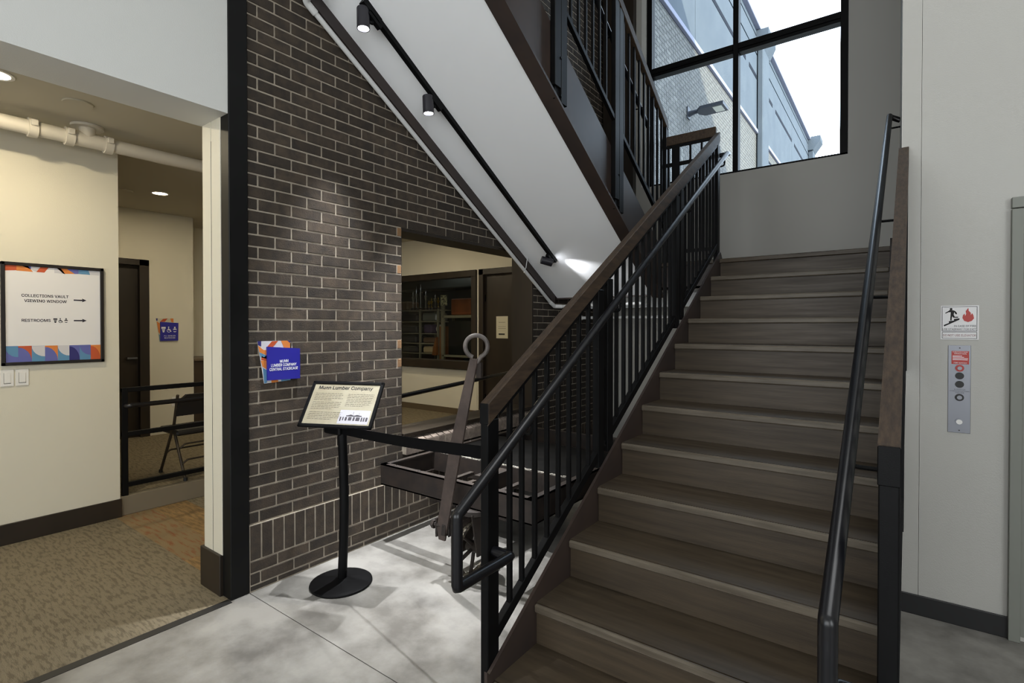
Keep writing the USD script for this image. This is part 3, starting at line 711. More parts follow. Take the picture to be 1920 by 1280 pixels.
s_.part('photograph', pa_(box(.01, .197, -.119, -.035, 0, .0004)), M('photo_paper', S(176, 174, 180), .6), under=fp, label='pale photograph of a low building')
ph2 = [box(.055, .15, -.074, -.068, 0, .0003), flat([(.06, -.069), (.082, -.062), (.10, -.069), (.12, -.063), (.15, -.069)], .0003)]
for u, wdt in ((.02, .008), (.036, .007), (.052, .012), (.072, .02), (.10, .012), (.118, .024), (.150, .008), (.164, .008), (.178, .012)):
    ph2.append(box(u, u + wdt, -.10 + rnd.uniform(-.004, .002), -.078, 0, .0003))
ph2 += [box(.094, .0955, -.07, -.045, 0, .0003), box(.13, .1312, -.07, -.05, 0, .0003)]
s_.part('photograph_print', plane(trimesh.util.concatenate(ph2), sc, ux, uy, -.0004), M('photo_ink', S(70, 66, 72), .6), under=fp)
s_.part('cassette', [box(sx - .12, sx + .03, sy - .035, sy + .03, .862, .925, .008), obar((sx - .02, sy, .89), P3(0, -.03, -.034), .05, .02)], black)
# belt from the stand to the guard's newel
b0_, b1_ = np.array([sx + .03, sy - .01, .893]), np.array([GX0 - .001, 1.556, .993])
pts = []
for k in range(13):
    q = b0_ + (b1_ - b0_) * k / 12; q[2] -= .035 * math.sin(np.pi * k / 12) * .25; pts.append(q)
belt = []
for a_, b_ in zip(pts, pts[1:]): belt.append(obar(a_, b_, .003, .05))
s_.part('belt', belt, M('black_webbing', S(10, 10, 12), .85, spec=.1, bump=.0004, bscale=300), label='black retractable belt stretched to the newel post')
s_.part('belt_clip', box(GX0 - .012, GX0 - .0005, 1.535, 1.577, .962, 1.022, .003), black)

# ------------------------------------------------------------------ blue plaque on the brick
OY_ = lambda x, y, z: np.array([x, y, z])
pl = T('wall_plaque', 'cobalt blue plaque naming the staircase over a patterned backing on dark brick', 'sign', (BX, 1.62, 1.27))
Yv, Zv = np.array([0, 1.0, 0]), np.array([0, 0, 1.0])
def onx(x, m, off=0): return plane(m, (x, 0, 0), Yv, Zv, off)
bk = [(1.492, 1.402), (1.686, 1.402), (1.688, 1.168), (1.529, 1.160)]
bp = pl.part('backing', onx(BX, flat(bk, .004)), palegrey, label='pale patterned backing panel')
X4 = BX + .0041
art = [([(1.492, 1.402), (1.512, 1.402), (1.512, 1.372), (1.494, 1.380)], navy), ([(1.494, 1.378), (1.525, 1.352), (1.545, 1.35), (1.545, 1.32), (1.502, 1.34)], orange), ([(1.540, 1.362), (1.575, 1.400), (1.612, 1.402), (1.582, 1.368), (1.60, 1.362)], redor),
       ([(1.630, 1.402), (1.668, 1.402), (1.686, 1.388), (1.686, 1.352), (1.648, 1.36)], orange), ([(1.668, 1.402), (1.686, 1.402), (1.686, 1.388)], navy), ([(1.502, 1.338), (1.545, 1.318), (1.545, 1.30), (1.508, 1.312)], teal), ([(1.515, 1.318), (1.530, 1.31), (1.545, 1.325), (1.545, 1.29), (1.512, 1.295)], redor),
       ([(1.510, 1.292), (1.545, 1.292), (1.545, 1.24), (1.519, 1.258)], orange), ([(1.521, 1.25), (1.545, 1.235), (1.545, 1.165), (1.530, 1.161)], teal), ([(1.57, 1.18), (1.61, 1.18), (1.612, 1.1635), (1.572, 1.1615)], orange), ([(1.63, 1.18), (1.688, 1.182), (1.688, 1.168), (1.63, 1.1645)], teal)]
for pts_, m_ in art: pl.part('pattern_piece', onx(X4, flat(pts_, .0008)), m_, under=bp)
bpn = pl.part('blue_panel', onx(BX + .004, flat([(1.542, 1.370), (1.743, 1.354), (1.743, 1.175), (1.543, 1.178)], .012)), blue)
for s, yc, z, wd_ in (('MUNN', 1.642, 1.276, .052), ('LUMBER COMPANY', 1.641, 1.254, .157), ('CENTRAL STAIRCASE', 1.641, 1.231, .173)):
    pl.part('lettering', onx(BX + .0162, text(s, .0158, wd_, True, at=(0, z), center=yc)), white_ink, under=bpn)

# ------------------------------------------------------------------ framed directory sign and switches
d = T('directory_sign', 'black framed directory board pointing to collections vault and restrooms', 'sign', (LX, 1.04, 1.57))
FY_0, FY_1, FZ0, FZ1 = .760, 1.326, 1.219, 1.927
d.part('frame', [box(LX, LX + .022, FY_0, FY_1, FZ1 - .022, FZ1, .003), box(LX, LX + .022, FY_0, FY_1, FZ0, FZ0 + .022, .003), box(LX, LX + .022, FY_0, FY_0 + .022, FZ0, FZ1, .003), box(LX, LX + .022, FY_1 - .022, FY_1, FZ0, FZ1, .003)], M('black_frame', S(28, 24, 24), .4))
sh = d.part('sheet', box(LX, LX + .010, FY_0 + .02, FY_1 - .02, FZ0 + .02, FZ1 - .02), paper)
XS = LX + .0102
pc = []
q = lambda *p: list(p)
pc += [(q((.78, 1.905), (.84, 1.905), (.84, 1.872), (.78, 1.866)), redor), (q((.84, 1.905), (.90, 1.905), (.925, 1.868), (.84, 1.870)), orange), (q((.87, 1.905), (.915, 1.905), (.915, 1.885)), slate), (q((.915, 1.905), (.965, 1.905), (.940, 1.869), (.918, 1.884)), palegrey),
       (q((.965, 1.905), (1.008, 1.905), (.985, 1.868), (.942, 1.869)), redor), (q((1.04, 1.905), (1.075, 1.905), (1.10, 1.868), (1.04, 1.870)), palegrey), (q((1.055, 1.905), (1.11, 1.905), (1.155, 1.872), (1.09, 1.869)), orange), (q((1.11, 1.905), (1.176, 1.905), (1.176, 1.874), (1.155, 1.872)), slate), (q((1.176, 1.905), (1.235, 1.905), (1.245, 1.873), (1.176, 1.874)), teal), (q((1.235, 1.905), (1.30, 1.905), (1.30, 1.872), (1.245, 1.873)), palegrey)]
z0, z1 = 1.241, 1.350
edges = [.78, .845, .915, .985, 1.055, 1.12, 1.18, 1.245, 1.304]
cols = [(slate, teal), (redor, slate), (teal, palegrey), (orange, slate), (teal, palegrey), (slate, navy), (teal, slate), (orange, redor)]
for (a, b), (c1, c2) in zip(zip(edges, edges[1:]), cols):
    top_ = z1 + .008 * (1.04 - a)
    pc.append((q((a, z0), (b, z0), (b, top_), (a, top_)), c1))
for i, ((a, b), (c1, c2)) in enumerate(zip(zip(edges, edges[1:]), cols)):
    arc = [(a, z0)] + [(a + (b - a) * math.cos(t), z0 + .1 * math.sin(t)) for t in np.linspace(0, np.pi / 2, 7)] if i % 2 else [(b, z1)] + [(b - (b - a) * math.cos(t), z1 - .075 * math.sin(t)) for t in np.linspace(0, np.pi / 2, 7)]
    d.part('pattern_piece', plane(flat(arc, .0004), (XS + .0005, 0, 0), Yv, Zv), c2, under=sh)
for pts_, m_ in pc: d.part('pattern_piece', plane(flat(pts_, .0004), (XS, 0, 0), Yv, Zv), m_, under=sh)
on_ = lambda m: plane(m, (XS, 0, 0), Yv, Zv)
for s, y, z, wd_ in (('COLLECTIONS VAULT', .864, 1.693, .254), ('VIEWING WINDOW', .878, 1.657, .229), ('RESTROOMS', .864, 1.520, .153)):
    d.part('lettering', on_(text(s, .0185, wd_, True, at=(y, z))), ink, under=sh)
for z in (1.680, 1.530):
    d.part('arrow', on_(flat([(1.147, z - .0045), (1.197, z - .0045), (1.197, z - .013), (1.222, z), (1.197, z + .013), (1.197, z + .0045), (1.147, z + .0045)])), ink, under=sh)
disc = lambda y, z, r: Point(y, z).buffer(r, 10)
def icons(y0, z, s):
    """Changing table, wheelchair and child symbols, side by side."""
    a = [Polygon([(y0 - .011 * s, z + .016 * s), (y0 + .011 * s, z + .016 * s), (y0 + .011 * s, z + .005 * s), (y0 - .011 * s, z + .005 * s)]), Polygon([(y0 - .009 * s, z + .002 * s), (y0 + .009 * s, z + .002 * s), (y0 + .006 * s, z - .006 * s), (y0 - .006 * s, z - .006 * s)]), Polygon([(y0 - .006 * s, z - .008 * s), (y0 + .006 * s, z - .008 * s), (y0 + .004 * s, z - .016 * s), (y0 - .004 * s, z - .016 * s)])]
    y1 = y0 + .028 * s
    b = [disc(y1 - .001 * s, z + .014 * s, .0035 * s), disc(y1, z - .006 * s, .0105 * s).difference(disc(y1, z - .006 * s, .0078 * s)), Polygon([(y1 - .003 * s, z + .009 * s), (y1 + .001 * s, z + .009 * s), (y1 + .001 * s, z - .003 * s), (y1 - .003 * s, z - .003 * s)]), Polygon([(y1 - .002 * s, z - .001 * s), (y1 + .009 * s, z - .001 * s), (y1 + .014 * s, z - .012 * s), (y1 + .011 * s, z - .014 * s), (y1 + .007 * s, z - .005 * s), (y1 - .002 * s, z - .005 * s)])]
    y2 = y0 + .060 * s
    c_ = [disc(y2, z + .013 * s, .0045 * s), Polygon([(y2 - .012 * s, z + .001 * s), (y2 - .004 * s, z + .007 * s), (y2 + .004 * s, z + .007 * s), (y2 + .012 * s, z + .001 * s), (y2 + .005 * s, z - .001 * s), (y2 - .005 * s, z - .001 * s)]), Polygon([(y2 - .009 * s, z - .006 * s), (y2 - .002 * s, z - .012 * s), (y2, z - .008 * s), (y2 + .002 * s, z - .012 * s), (y2 + .009 * s, z - .006 * s), (y2 + .005 * s, z - .015 * s), (y2 - .005 * s, z - .015 * s)])]
    return [trimesh.util.concatenate([flat(g_) for g_ in grp]) for grp in (a, b, c_)]
for m_ in icons(1.043, 1.529, 1.0): d.part('symbol', on_(m_), ink, under=sh)

for k, (a, b) in enumerate(((.757, .824), (.832, .900))):
    s = T('light_switch', ('left' if k == 0 else 'right') + ' white wall switch of the pair below the directory sign', 'switch', (LX, (a + b) / 2, 1.135))
    s.part('cover_plate', box(LX, LX + .006, a, b, 1.078, 1.192, .002), plastic)
    s.part('rocker', box(LX + .005, LX + .010, a + .017, b - .017, 1.100, 1.168, .0015), plastic)
    s.part('reveal_line', [box(LX + .005, LX + .0068, a + .015, a + .017, 1.098, 1.170), box(LX + .005, LX + .0068, a + .015, b - .015, 1.097, 1.100)], ink_grey)

# ------------------------------------------------------------------ corridor ceiling: pipe, downlights, covers
p = T('sprinkler_main', 'thick cream sprinkler main with grooved couplings under the corridor ceiling', 'pipe', (-4.6, 1, 2.8))
p.part('pipe', tube([(-4.63, -3.15, 2.795), (-4.60, 1.05, 2.80)], .048, 24), pipe_m, True)
p.part('pipe', tube([(-4.595, 1.28, 2.80), (-4.545, 4.6, 2.80)], .048, 24), pipe_m, True)
p.part('tee', [tube([(-4.60, 1.05, 2.80), (-4.595, 1.30, 2.80)], .050, 24), cyl((-4.598, 1.17, 2.80), (-4.598, 1.17, 2.885), .048, 20), cyl((-4.598, 1.17, 2.882), (-4.598, 1.17, 2.899), .095, 24)], pipe_m, 40)
for y in (.90 - .02, 1.07, 1.29):
    p.part('coupling', [tube([(-4.60, y - .024, 2.80), (-4.60, y + .024, 2.80)], .062, 24), box(-4.56, -4.525, y - .02, y + .02, 2.80, 2.84, .005), box(-4.67, -4.64, y - .02, y + .02, 2.76, 2.80, .005)], pipe_m, 40)


def downlight(x, y, label, inten, visible=True):
    t = T('downlight', label, 'ceiling light', (x, y, CEIL), 'recessed lights in the corridor ceiling')
    r = trimesh.creation.annulus(.068, .085, .006, sections=32); r.apply_translation((x, y, CEIL - .003)); t.part('trim_ring', r, plastic, 30)
    dsk = trimesh.creation.cylinder(.068, .003, sections=32); dsk.apply_translation((x, y, CEIL - .0015)); t.part('lens', dsk, lamp_warm)
    l = UsdLux.DiskLight.Define(stage, t.path + '/glow'); l.CreateRadiusAttr(.066); l.CreateIntensityAttr(inten); l.CreateColorAttr((1.0, .86, .60))
    l.AddTranslateOp().Set((0, 0, -.006))


downlight(-6.267, 2.206, 'round warm downlight in the ceiling over the far door', 160)
downlight(-4.06, .62, 'round warm downlight at the picture edge before the cream pipe', 260)
downlight(-5.6, 4.4, 'added unseen warm downlight in the ceiling near the vault window', 280)  # out of view, added to light the vault wall
downlight(-3.9, 3.9, 'added unseen warm downlight over the ramp beyond the brick wall', 140)  # out of view, added to light the corridor's far end
for (x, y), lab in (((-4.17, 1.015), 'flat round sprinkler cover in the ceiling near the opening'), ((-6.447, 1.939), 'flat round sprinkler cover in the ceiling near the far downlight')):
    solo('sprinkler_cover', lathe([(0, -.010), (.076, -.010), (.080, -.006), (.080, 0), (0, 0)], (x, y, CEIL), 32), ceiling_m, lab, 'sprinkler cover', smooth=30)

# ------------------------------------------------------------------ corridor things
dd = T('door_1', 'dark wooden corridor door in a dark frame left of the restroom plaque', 'door', (-7.35, 2.3, UZ), kind='structure')
dd.part('frame', [box(-7.40, -7.335, 2.36, 2.46, UZ, 2.30), box(-7.40, -7.335, 1.34, 2.46, 2.23, 2.30), box(-7.40, -7.335, 1.34, 1.42, UZ, 2.30)], darkwood)
dd.part('leaf', box(-7.45, -7.402, 1.40, 2.38, UZ, 2.25), darkwood)
dd.part('kick_plate', box(-7.41, -7.405, 1.5, 2.3, UZ + .05, UZ + .3), M('dull_metal', S(70, 64, 56), .5, .6))
dd.part('handle', box(-7.41, -7.36, 2.24, 2.34, 1.10, 1.12), chrome)
rp = T('restroom_plaque', 'small blue restroom plaque with three white symbols over a patterned backing', 'sign', (-7.35, 2.65, 1.45))
bp = rp.part('backing', plane(flat([(2.532, 1.592), (2.726, 1.592), (2.728, 1.305), (2.572, 1.302)], .004), (-7.35, 0, 0), Yv, Zv), M('tan_print', S(196, 188, 168), .5))
for pts_, m_ in (([(2.532, 1.592), (2.552, 1.592), (2.548, 1.56), (2.536, 1.565)], navy), ([(2.575, 1.548), (2.61, 1.585), (2.66, 1.592), (2.63, 1.55)], redor), ([(2.69, 1.592), (2.726, 1.592), (2.726, 1.54), (2.70, 1.55)], orange), ([(2.540, 1.555), (2.575, 1.53), (2.575, 1.40), (2.560, 1.42)], orange), ([(2.562, 1.40), (2.576, 1.38), (2.576, 1.305), (2.572, 1.303)], teal)):
    rp.part('pattern_piece', plane(flat(pts_, .0008), (-7.3458, 0, 0), Yv, Zv), m_, under=bp)
bl = rp.part('blue_panel', plane(flat([(2.576, 1.548), (2.778, 1.536), (2.774, 1.314), (2.578, 1.312)], .012), (-7.346, 0, 0), Yv, Zv), blue)
for m_ in icons(2.610, 1.452, 2.1): rp.part('symbol', plane(m_, (-7.3338, 0, 0), Yv, Zv), white_ink, under=bl)
for s, z, wd_ in (('ALL GENDER', 1.366, .13), ('RESTROOM', 1.340, .12)):
    rp.part('lettering', plane(text(s, .017, wd_, at=(0, z), center=2.678), (-7.3338, 0, 0), Yv, Zv), white_ink, under=bl)
ot = T('wall_outlet', 'white outlet on the far corridor wall behind the railing', 'outlet', (-7.35, 2.75, .55))
ot.part('cover_plate', box(-7.35, -7.344, 2.70, 2.80, .48, .60, .002), plastic)
ot.part('socket', [box(-7.345, -7.3425, 2.73, 2.77, z, z + .03, .001) for z in (.50, .55)], palegrey)
ot = T('wall_outlet', 'white outlet on the end wall below the vault viewing window', 'outlet', (-5.19, VY, .48))
ot.part('cover_plate', box(-5.195, -5.125, VY - .006, VY, .42, .54, .002), plastic)
ot.part('socket', [box(-5.175, -5.145, VY - .0075, VY - .005, z, z + .03, .001) for z in (.44, .49)], palegrey)
cb = T('reception_counter', 'dark counter in the alcove at the end of the far corridor wall', 'counter', (-7.6, 3.3, UZ))
cb.part('body', box(-7.95, -7.37, 2.975, 3.9, UZ, 1.04), M('counter_front', S(66, 54, 42), .4, col2=S(54, 44, 35), scale=3))
cb.part('top', box(-7.97, -7.35, 2.970, 3.92, 1.04, 1.072, .004), M('counter_top', S(110, 96, 78), .35))

rl = T('corridor_railing', 'black pipe railing on the curb beside the corridor wall', 'railing', (-4.9, 1.5, UZ))
RX = -4.895
rl.part('post', [box(RX - .02, RX + .02, 1.445, 1.485, UZ, 1.0, .003)], black)
rl.part('post', [box(RX - .02, RX + .02, 4.0, 4.04, UZ, 1.0, .003)], black)
for z in (.985, .635, .235): rl.part('bar', box(RX - .018, RX + .018, 1.445, 4.04, z - .018, z + .018, .003), black)
rl.part('hand_rail', tube(bend([(RX, 1.47, .86), (RX + .06, 1.47, .865), (RX + .06, 4.0, .872)], .03, 4), .019, 14), rail_m, 40)
hr = T('ramp_handrail', 'black pipe handrail sloping along the ramp beyond the brick opening', 'handrail', (-3.3, 3.5, .9))
hr.part('pipe', tube([(-3.3, 2.5, .885), (-3.3, 4.9, 1.028)], .019, 14), rail_m, True)
for y in (2.62, 4.4): hr.part('bracket', tube([(-3.145, y, .83 + .06 * (y - 2.5)), (-3.3, y, .83 + .06 * (y - 2.5)), (-3.3, y, .88 + .06 * (y - 2.5))], .007, 8), black)

ch = T('folding_chair', 'black folding chair behind the corridor railing', 'chair', (-5.2, 2.12, UZ))
cl, cr = 1.90, 2.36
chm = M('chair_tube', S(70, 62, 52), .4, .5); seatm = M('chair_vinyl', S(24, 22, 21), .55)
long_ = lambda y: [(-5.42, y, UZ + .01), (-5.12, y, .63), (-5.04, y, .89)]
for y in (cl, cr):
    ch.part('front_leg', tube(long_(y), .012, 10), chm, 40)
    ch.part('rear_leg', tube([(-4.945, y + (.02 if y == cl else -.02), UZ + .01), (-5.17, y + (.02 if y == cl else -.02), .545)], .012, 10), chm, 40)
    for x in ((-5.42, y), (-4.945, y + (.02 if y == cl else -.02))): ch.part('foot_cap', cyl((x[0], x[1], UZ + .001), (x[0], x[1], UZ + .03), .016, 10), rubber)
ch.part('brace', tube(bend([(-5.335, cl, .33), (-5.335, cl + .05, .36), (-5.335, cr - .05, .36), (-5.335, cr, .33)], .02, 3), .008, 8), chm)
ch.part('brace', tube(bend([(-5.00, cl + .02, .29), (-5.00, cl + .06, .32), (-5.00, cr - .06, .32), (-5.00, cr - .02, .29)], .02, 3), .008, 8), chm)
ch.part('brace', tube(bend([(-5.05, cl + .02, .42), (-5.05, cl + .06, .45), (-5.05, cr - .06, .45), (-5.05, cr - .02, .42)], .02, 3), .008, 8), chm)
ch.part('seat', box(-5.45, -5.05, cl - .005, cr + .005, .525, .572, .015), seatm)
bkm = trimesh.convex.convex_hull(np.array([(-5.055 + dx, y, z) for dx in (-.012, .022) for y, z in ((cl + .0, .70), (cr, .70), (cl - .005, .73), (cr + .005, .73), (cl + .01, .84), (cr - .01, .84), (cl + .06, .89), (cr - .06, .89))]) + np.array([0, 0, 0]))
bkm.vertices[:, 0] += (bkm.vertices[:, 2] - .80) * .3 + .0
ch.part('backrest', bkm, seatm)

# ------------------------------------------------------------------ vault viewing window, its door and notice
vw = T('window_2', 'vault viewing window in a dark wooden frame at the corridor end', 'window', (-6, VY, .84), kind='structure')
vw.part('frame', [box(-7.2, -5.0, VY - .03, VY + .12, 2.24, 2.335, .003), box(-5.09, -5.0, VY - .03, VY + .12, .97, 2.24, .003), box(-7.2, -7.12, VY - .03, VY + .12, .97, 2.24, .003)], darkwood)
vw.part('sill', box(-7.25, -4.99, VY - .09, VY + .12, .845, .972, .006), darkwood)
vw.part('pane', box(-7.12, -5.09, VY + .05, VY + .056, .97, 2.24), clear)
vd = T('door_2', 'dark wooden vault door in a dark frame right of the viewing window', 'door', (-4.4, VY, UZ), kind='structure')
vd.part('frame', [box(-4.945, -4.86, VY - .03, VY + .10, UZ, 2.335, .003), box(-4.945, -3.9, VY - .03, VY + .10, 2.25, 2.335, .003), box(-3.985, -3.9, VY - .03, VY + .10, UZ, 2.25, .003)], darkwood)
vd.part('leaf', box(-4.86, -3.985, VY + .03, VY + .07, UZ, 2.25), darkwood)
vd.part('hinge', [box(-4.868, -4.852, VY + .014, VY + .032, z, z + .1) for z in (1.86, .4)], black)
nt = T('paper_notice', 'cream paper notice fixed to the dark vault door', 'notice', (-4.55, VY + .03, 1.5))
nt.part('sheet', box(-4.655, -4.445, VY + .027, VY + .0298, 1.322, 1.64), notice_m)
nt.part('print', [box(-4.61, -4.49, VY + .0264, VY + .0271, 1.55, 1.556), box(-4.62, -4.48, VY + .0264, VY + .0271, 1.49, 1.494), box(-4.62, -4.48, VY + .0264, VY + .0271, 1.465, 1.469)], ink_grey)
nt.part('black_bar', box(-4.61, -4.50, VY + .0264, VY + .0271, 1.372, 1.392), ink_black)

# vault room and its contents
w = T('wall_vault_room', 'dim grey walls of the storage vault behind the glass', 'wall', kind='structure')
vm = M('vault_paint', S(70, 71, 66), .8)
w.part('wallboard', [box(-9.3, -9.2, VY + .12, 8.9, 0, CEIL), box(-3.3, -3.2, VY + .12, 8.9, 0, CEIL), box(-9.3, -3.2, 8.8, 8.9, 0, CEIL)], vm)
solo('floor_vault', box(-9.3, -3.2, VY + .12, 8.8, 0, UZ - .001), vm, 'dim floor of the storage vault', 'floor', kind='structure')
ft = T('vault_tube_light', 'long lit ceiling tube inside the vault', 'ceiling light', (-6.5, 7.6, 2.6))
ft.part('tube', obar((-7.6, 7.35, 2.62), (-5.6, 7.35, 2.62), .04, .03), tube_lit)
ft.part('housing', box(-7.7, -5.4, 7.30, 7.42, 2.65, 2.72), M('fixture_white', S(150, 152, 146), .6))
ft2 = T('vault_duct', 'grey duct below the ceiling inside the vault', 'duct', (-7, 8.0, 2.5))
ft2.part('duct', box(-9.1, -5.2, 7.75, 8.25, 2.28, 2.52, .02), M('duct_metal', S(110, 112, 108), .4, .6))
ft2.part('hanger_strap', [box(x - .012, x + .012, 7.735, 7.75, 2.2, 2.88) for x in (-6.62, -6.30, -6.18)], M('strap_metal', S(180, 178, 160), .4))
rk = T('storage_rack', 'dark shelf rack of sports gear left in the vault', 'shelf rack', (-7.8, 7.2, UZ))
shelf_m = M('shelf_cream', S(128, 121, 98), .6); rack_m = M('rack_post', S(112, 106, 86), .6)
zs = [.985, 1.175, 1.365, 1.595, 1.815]
for z in zs: rk.part('shelf', box(-8.6, -6.90, 7.0, 7.45, z - .014, z, .002), shelf_m)
for x in (-8.6, -7.42, -6.94): rk.part('upright', [box(x, x + .035, 7.0, 7.035, UZ, 1.83), box(x, x + .035, 7.415, 7.45, UZ, 1.83)], rack_m)
gold = M('gold_trophy', S(220, 180, 80), .25, 1.0); silver = M('silver_trophy', S(200, 200, 200), .2, 1.0); plinth = M('trophy_base', S(40, 30, 24), .35)


def trophy(x, z, h, mat, label):
    t = T('trophy', label, 'trophy', (x, 7.12, z), 'trophies on the top shelf of the vault rack')
    t.part('base', box(x - .03, x + .03, 7.09, 7.15, z, z + .05, .004), plinth)
    t.part('cup', lathe([(0, 0), (.022, 0), (.006, .02), (.005, h * .36), (.014, h * .42), (.032, h * .62), (.034, h * .64), (.008, h * .66), (.006, h * .74), (.014, h * .80), (.012, h * .86), (.004, h * .9), (.002, h), (0, h)], (x, 7.12, z + .05), 16), mat, 40)


names = ['far left', 'second', 'third', 'fourth', 'fifth', 'sixth', 'seventh', 'eighth', 'ninth']
for i, (x, h_, m_, cn) in enumerate(((-7.72, .34, silver, 'tall silver'), (-7.62, .42, silver, 'tallest silver'), (-7.50, .46, silver, 'slender silver'), (-7.36, .36, silver, 'slim silver'), (-7.27, .14, gold, 'short gold'), (-7.20, .19, gold, 'mid gold'), (-7.10, .26, silver, 'squat silver'), (-7.02, .20, gold, 'small gold'))):
    trophy(x, zs[4], h_, m_, f'{cn} trophy cup, {names[i]} on the top shelf behind the vault glass')
dark_bag = M('dark_bag', S(34, 32, 34), .8); purple = M('purple_cloth', S(58, 44, 66), .9); brownb = M('brown_case', S(86, 62, 42), .7); glassy = M('smoky_box', S(92, 92, 84), .3)
for x0, x1, z, h_, m_, lab, nm, ct in ((-8.0, -7.78, zs[4], .18, brownb, 'brown case at the left end of the top vault shelf', 'case', 'case'), (-7.98, -7.50, zs[3], .15, dark_bag, 'dark bag lying on the second shelf of the vault rack', 'sports_bag', 'bag'), (-7.38, -6.98, zs[3], .16, glassy, 'smoky plastic box on the second shelf of the vault rack', 'storage_box', 'box'),
                                       (-7.98, -7.52, zs[2], .15, dark_bag, 'dark bag on the third shelf of the vault rack', 'sports_bag', 'bag'), (-7.34, -7.12, zs[2], .17, purple, 'purple cloth bundle beside the white ball in the vault', 'cloth_bundle', 'cloth'), (-7.96, -7.55, zs[1], .14, dark_bag, 'dark bag on the fourth shelf of the vault rack', 'sports_bag', 'bag'),
                                       (-7.36, -7.02, zs[1], .11, brownb, 'brown box on the fourth shelf of the vault rack', 'storage_box', 'box'), (-7.95, -7.52, zs[0], .12, dark_bag, 'dark bag on the lowest visible shelf of the vault rack', 'sports_bag', 'bag'), (-7.36, -7.0, zs[0], .13, M('cream_box', S(168, 146, 110), .7), 'cream box on the lowest visible shelf of the vault rack', 'storage_box', 'box')):
    solo(nm, box(x0, x1, 7.03, 7.36, z, z + h_, .03), m_, lab, ct, smooth=30)
bl_ = trimesh.creation.icosphere(3, .085); bl_.apply_translation((-7.0, 7.16, zs[2] + .085))
solo('ball', bl_, M('white_leather', S(200, 196, 186), .5), 'white ball on the third shelf behind the vault glass', 'ball', smooth=True)
for x, z, mm in ((-7.9, zs[1] + .055, 'lower'), (-7.9, zs[0] + .055, 'lowest')):
    b_ = trimesh.creation.icosphere(2, .055); b_.apply_translation((x, 7.0 + .04, z + .0))
op = T('wooden_cabinet', 'orange brown wooden cabinet side beside the vault rack', 'cabinet', (-6.8, 7.2, UZ))
op.part('side', box(-6.89, -6.72, 7.02, 7.5, UZ, 1.50), M('orange_wood', S(126, 78, 36), .5, col2=S(104, 62, 30), scale=4, stretch=(3, 3, .5)))
op.part('scroll_foot', trimesh.convex.convex_hull(np.array([(x, y, z) for y in (6.93, 6.99) for x, z in ((-7.0, .96), (-6.89, .96), (-6.89, 1.3), (-6.92, 1.25), (-6.97, 1.1))])), _mats['orange_wood'])
un = T('metal_shelving', 'cream metal shelving frame holding the orange case and dark cabinet', 'shelving', (-6.3, 7.0, UZ))
un.part('upright', [box(-6.735, -6.665, 6.9, 6.94, UZ, 2.04)], rack_m)
un.part('upright', [box(-5.2, -5.15, 6.9, 6.94, UZ, 2.04)], rack_m)
un.part('shelf', box(-6.70, -5.15, 6.9, 7.4, 1.65, 1.70, .004), shelf_m)
un.part('shelf', box(-6.70, -5.15, 6.9, 7.4, .94, .98, .004), shelf_m)
un.part('tag', box(-6.72, -6.56, 6.875, 6.885, 1.88, 2.07), M('tag_print', S(190, 184, 140), .5, col2=S(60, 54, 40), scale=30, lo=.4, hi=.6))
solo('orange_case', box(-6.52, -5.7, 6.93, 7.3, 1.705, 2.0, .02), M('orange_leather', S(140, 78, 40), .45, col2=S(116, 62, 32), scale=5), 'orange brown case on the cream vault shelf', 'case', smooth=30)
cs = T('dark_cabinet', 'black fronted cabinet below the orange case in the vault', 'cabinet', (-6.1, 7.1, .98))
cs.part('body', box(-6.60, -5.5, 6.95, 7.35, .985, 1.60, .01), M('dark_glass', S(26, 27, 25), .2))
cs.part('label_plate', box(-5.95, -5.90, 6.944, 6.95, 1.42, 1.44), shelf_m)

# ------------------------------------------------------------------ elevator side
ef = T('door_3', 'grey steel elevator door frame at the right picture edge', 'elevator door', (.8, EY, 0), kind='structure')
ef.part('jamb', box(.436, .478, EY - .03, EY + .06, 0, 2.035, .002), frame_grey)
ef.part('jamb', box(1.52, 1.56, EY - .03, EY + .06, 0, 2.035, .002), frame_grey)
ef.part('head', box(.436, 1.56, EY - .03, EY + .06, 2.04, 2.09, .002), frame_grey)
ef.part('panel', box(.480, 1.0, EY - .002, EY + .02, .02, 2.035), frame_grey)
ef.part('panel', box(1.003, 1.518, EY - .002, EY + .02, .02, 2.035), frame_grey)
XV = np.array([1.0, 0, 0])
es = T('fire_sign', 'white elevator fire notice with running figure and red flame', 'sign', (.253, EY, 1.5))
YF = EY - .0020
pn = es.part('plate', box(.182, .326, YF, EY, 1.420, 1.588), paper)
pf = lambda m, off=0: plane(m, (0, YF, 0), XV, Zv, off)
def ring(a, b, z0, z1, t=.0018): return flat(Polygon([(a, z0), (b, z0), (b, z1), (a, z1)]).difference(Polygon([(a + t, z0 + t), (b - t, z0 + t), (b - t, z1 - t), (a + t, z1 - t)])), .0004)
es.part('border', pf(ring(.187, .320, 1.461, 1.583)), ink_black, under=pn)
es.part('border', pf(ring(.188, .320, 1.425, 1.457)), ink_black, under=pn)
es.part('stair_symbol', pf(flat([(.194, 1.492), (.214, 1.502), (.214, 1.511), (.233, 1.514), (.233, 1.522), (.254, 1.525), (.254, 1.518), (.196, 1.485)], .0004)), ink_black, under=pn)
fig = [disc(.222, 1.5715, .0052), Polygon([(.217, 1.567), (.227, 1.566), (.237, 1.562), (.244, 1.552), (.244, 1.545), (.239, 1.546), (.234, 1.556), (.232, 1.543), (.236, 1.533), (.249, 1.533), (.249, 1.528), (.231, 1.528), (.226, 1.536), (.224, 1.514), (.219, 1.514), (.220, 1.54), (.221, 1.556), (.213, 1.556), (.201, 1.549), (.199, 1.552), (.212, 1.562)])]
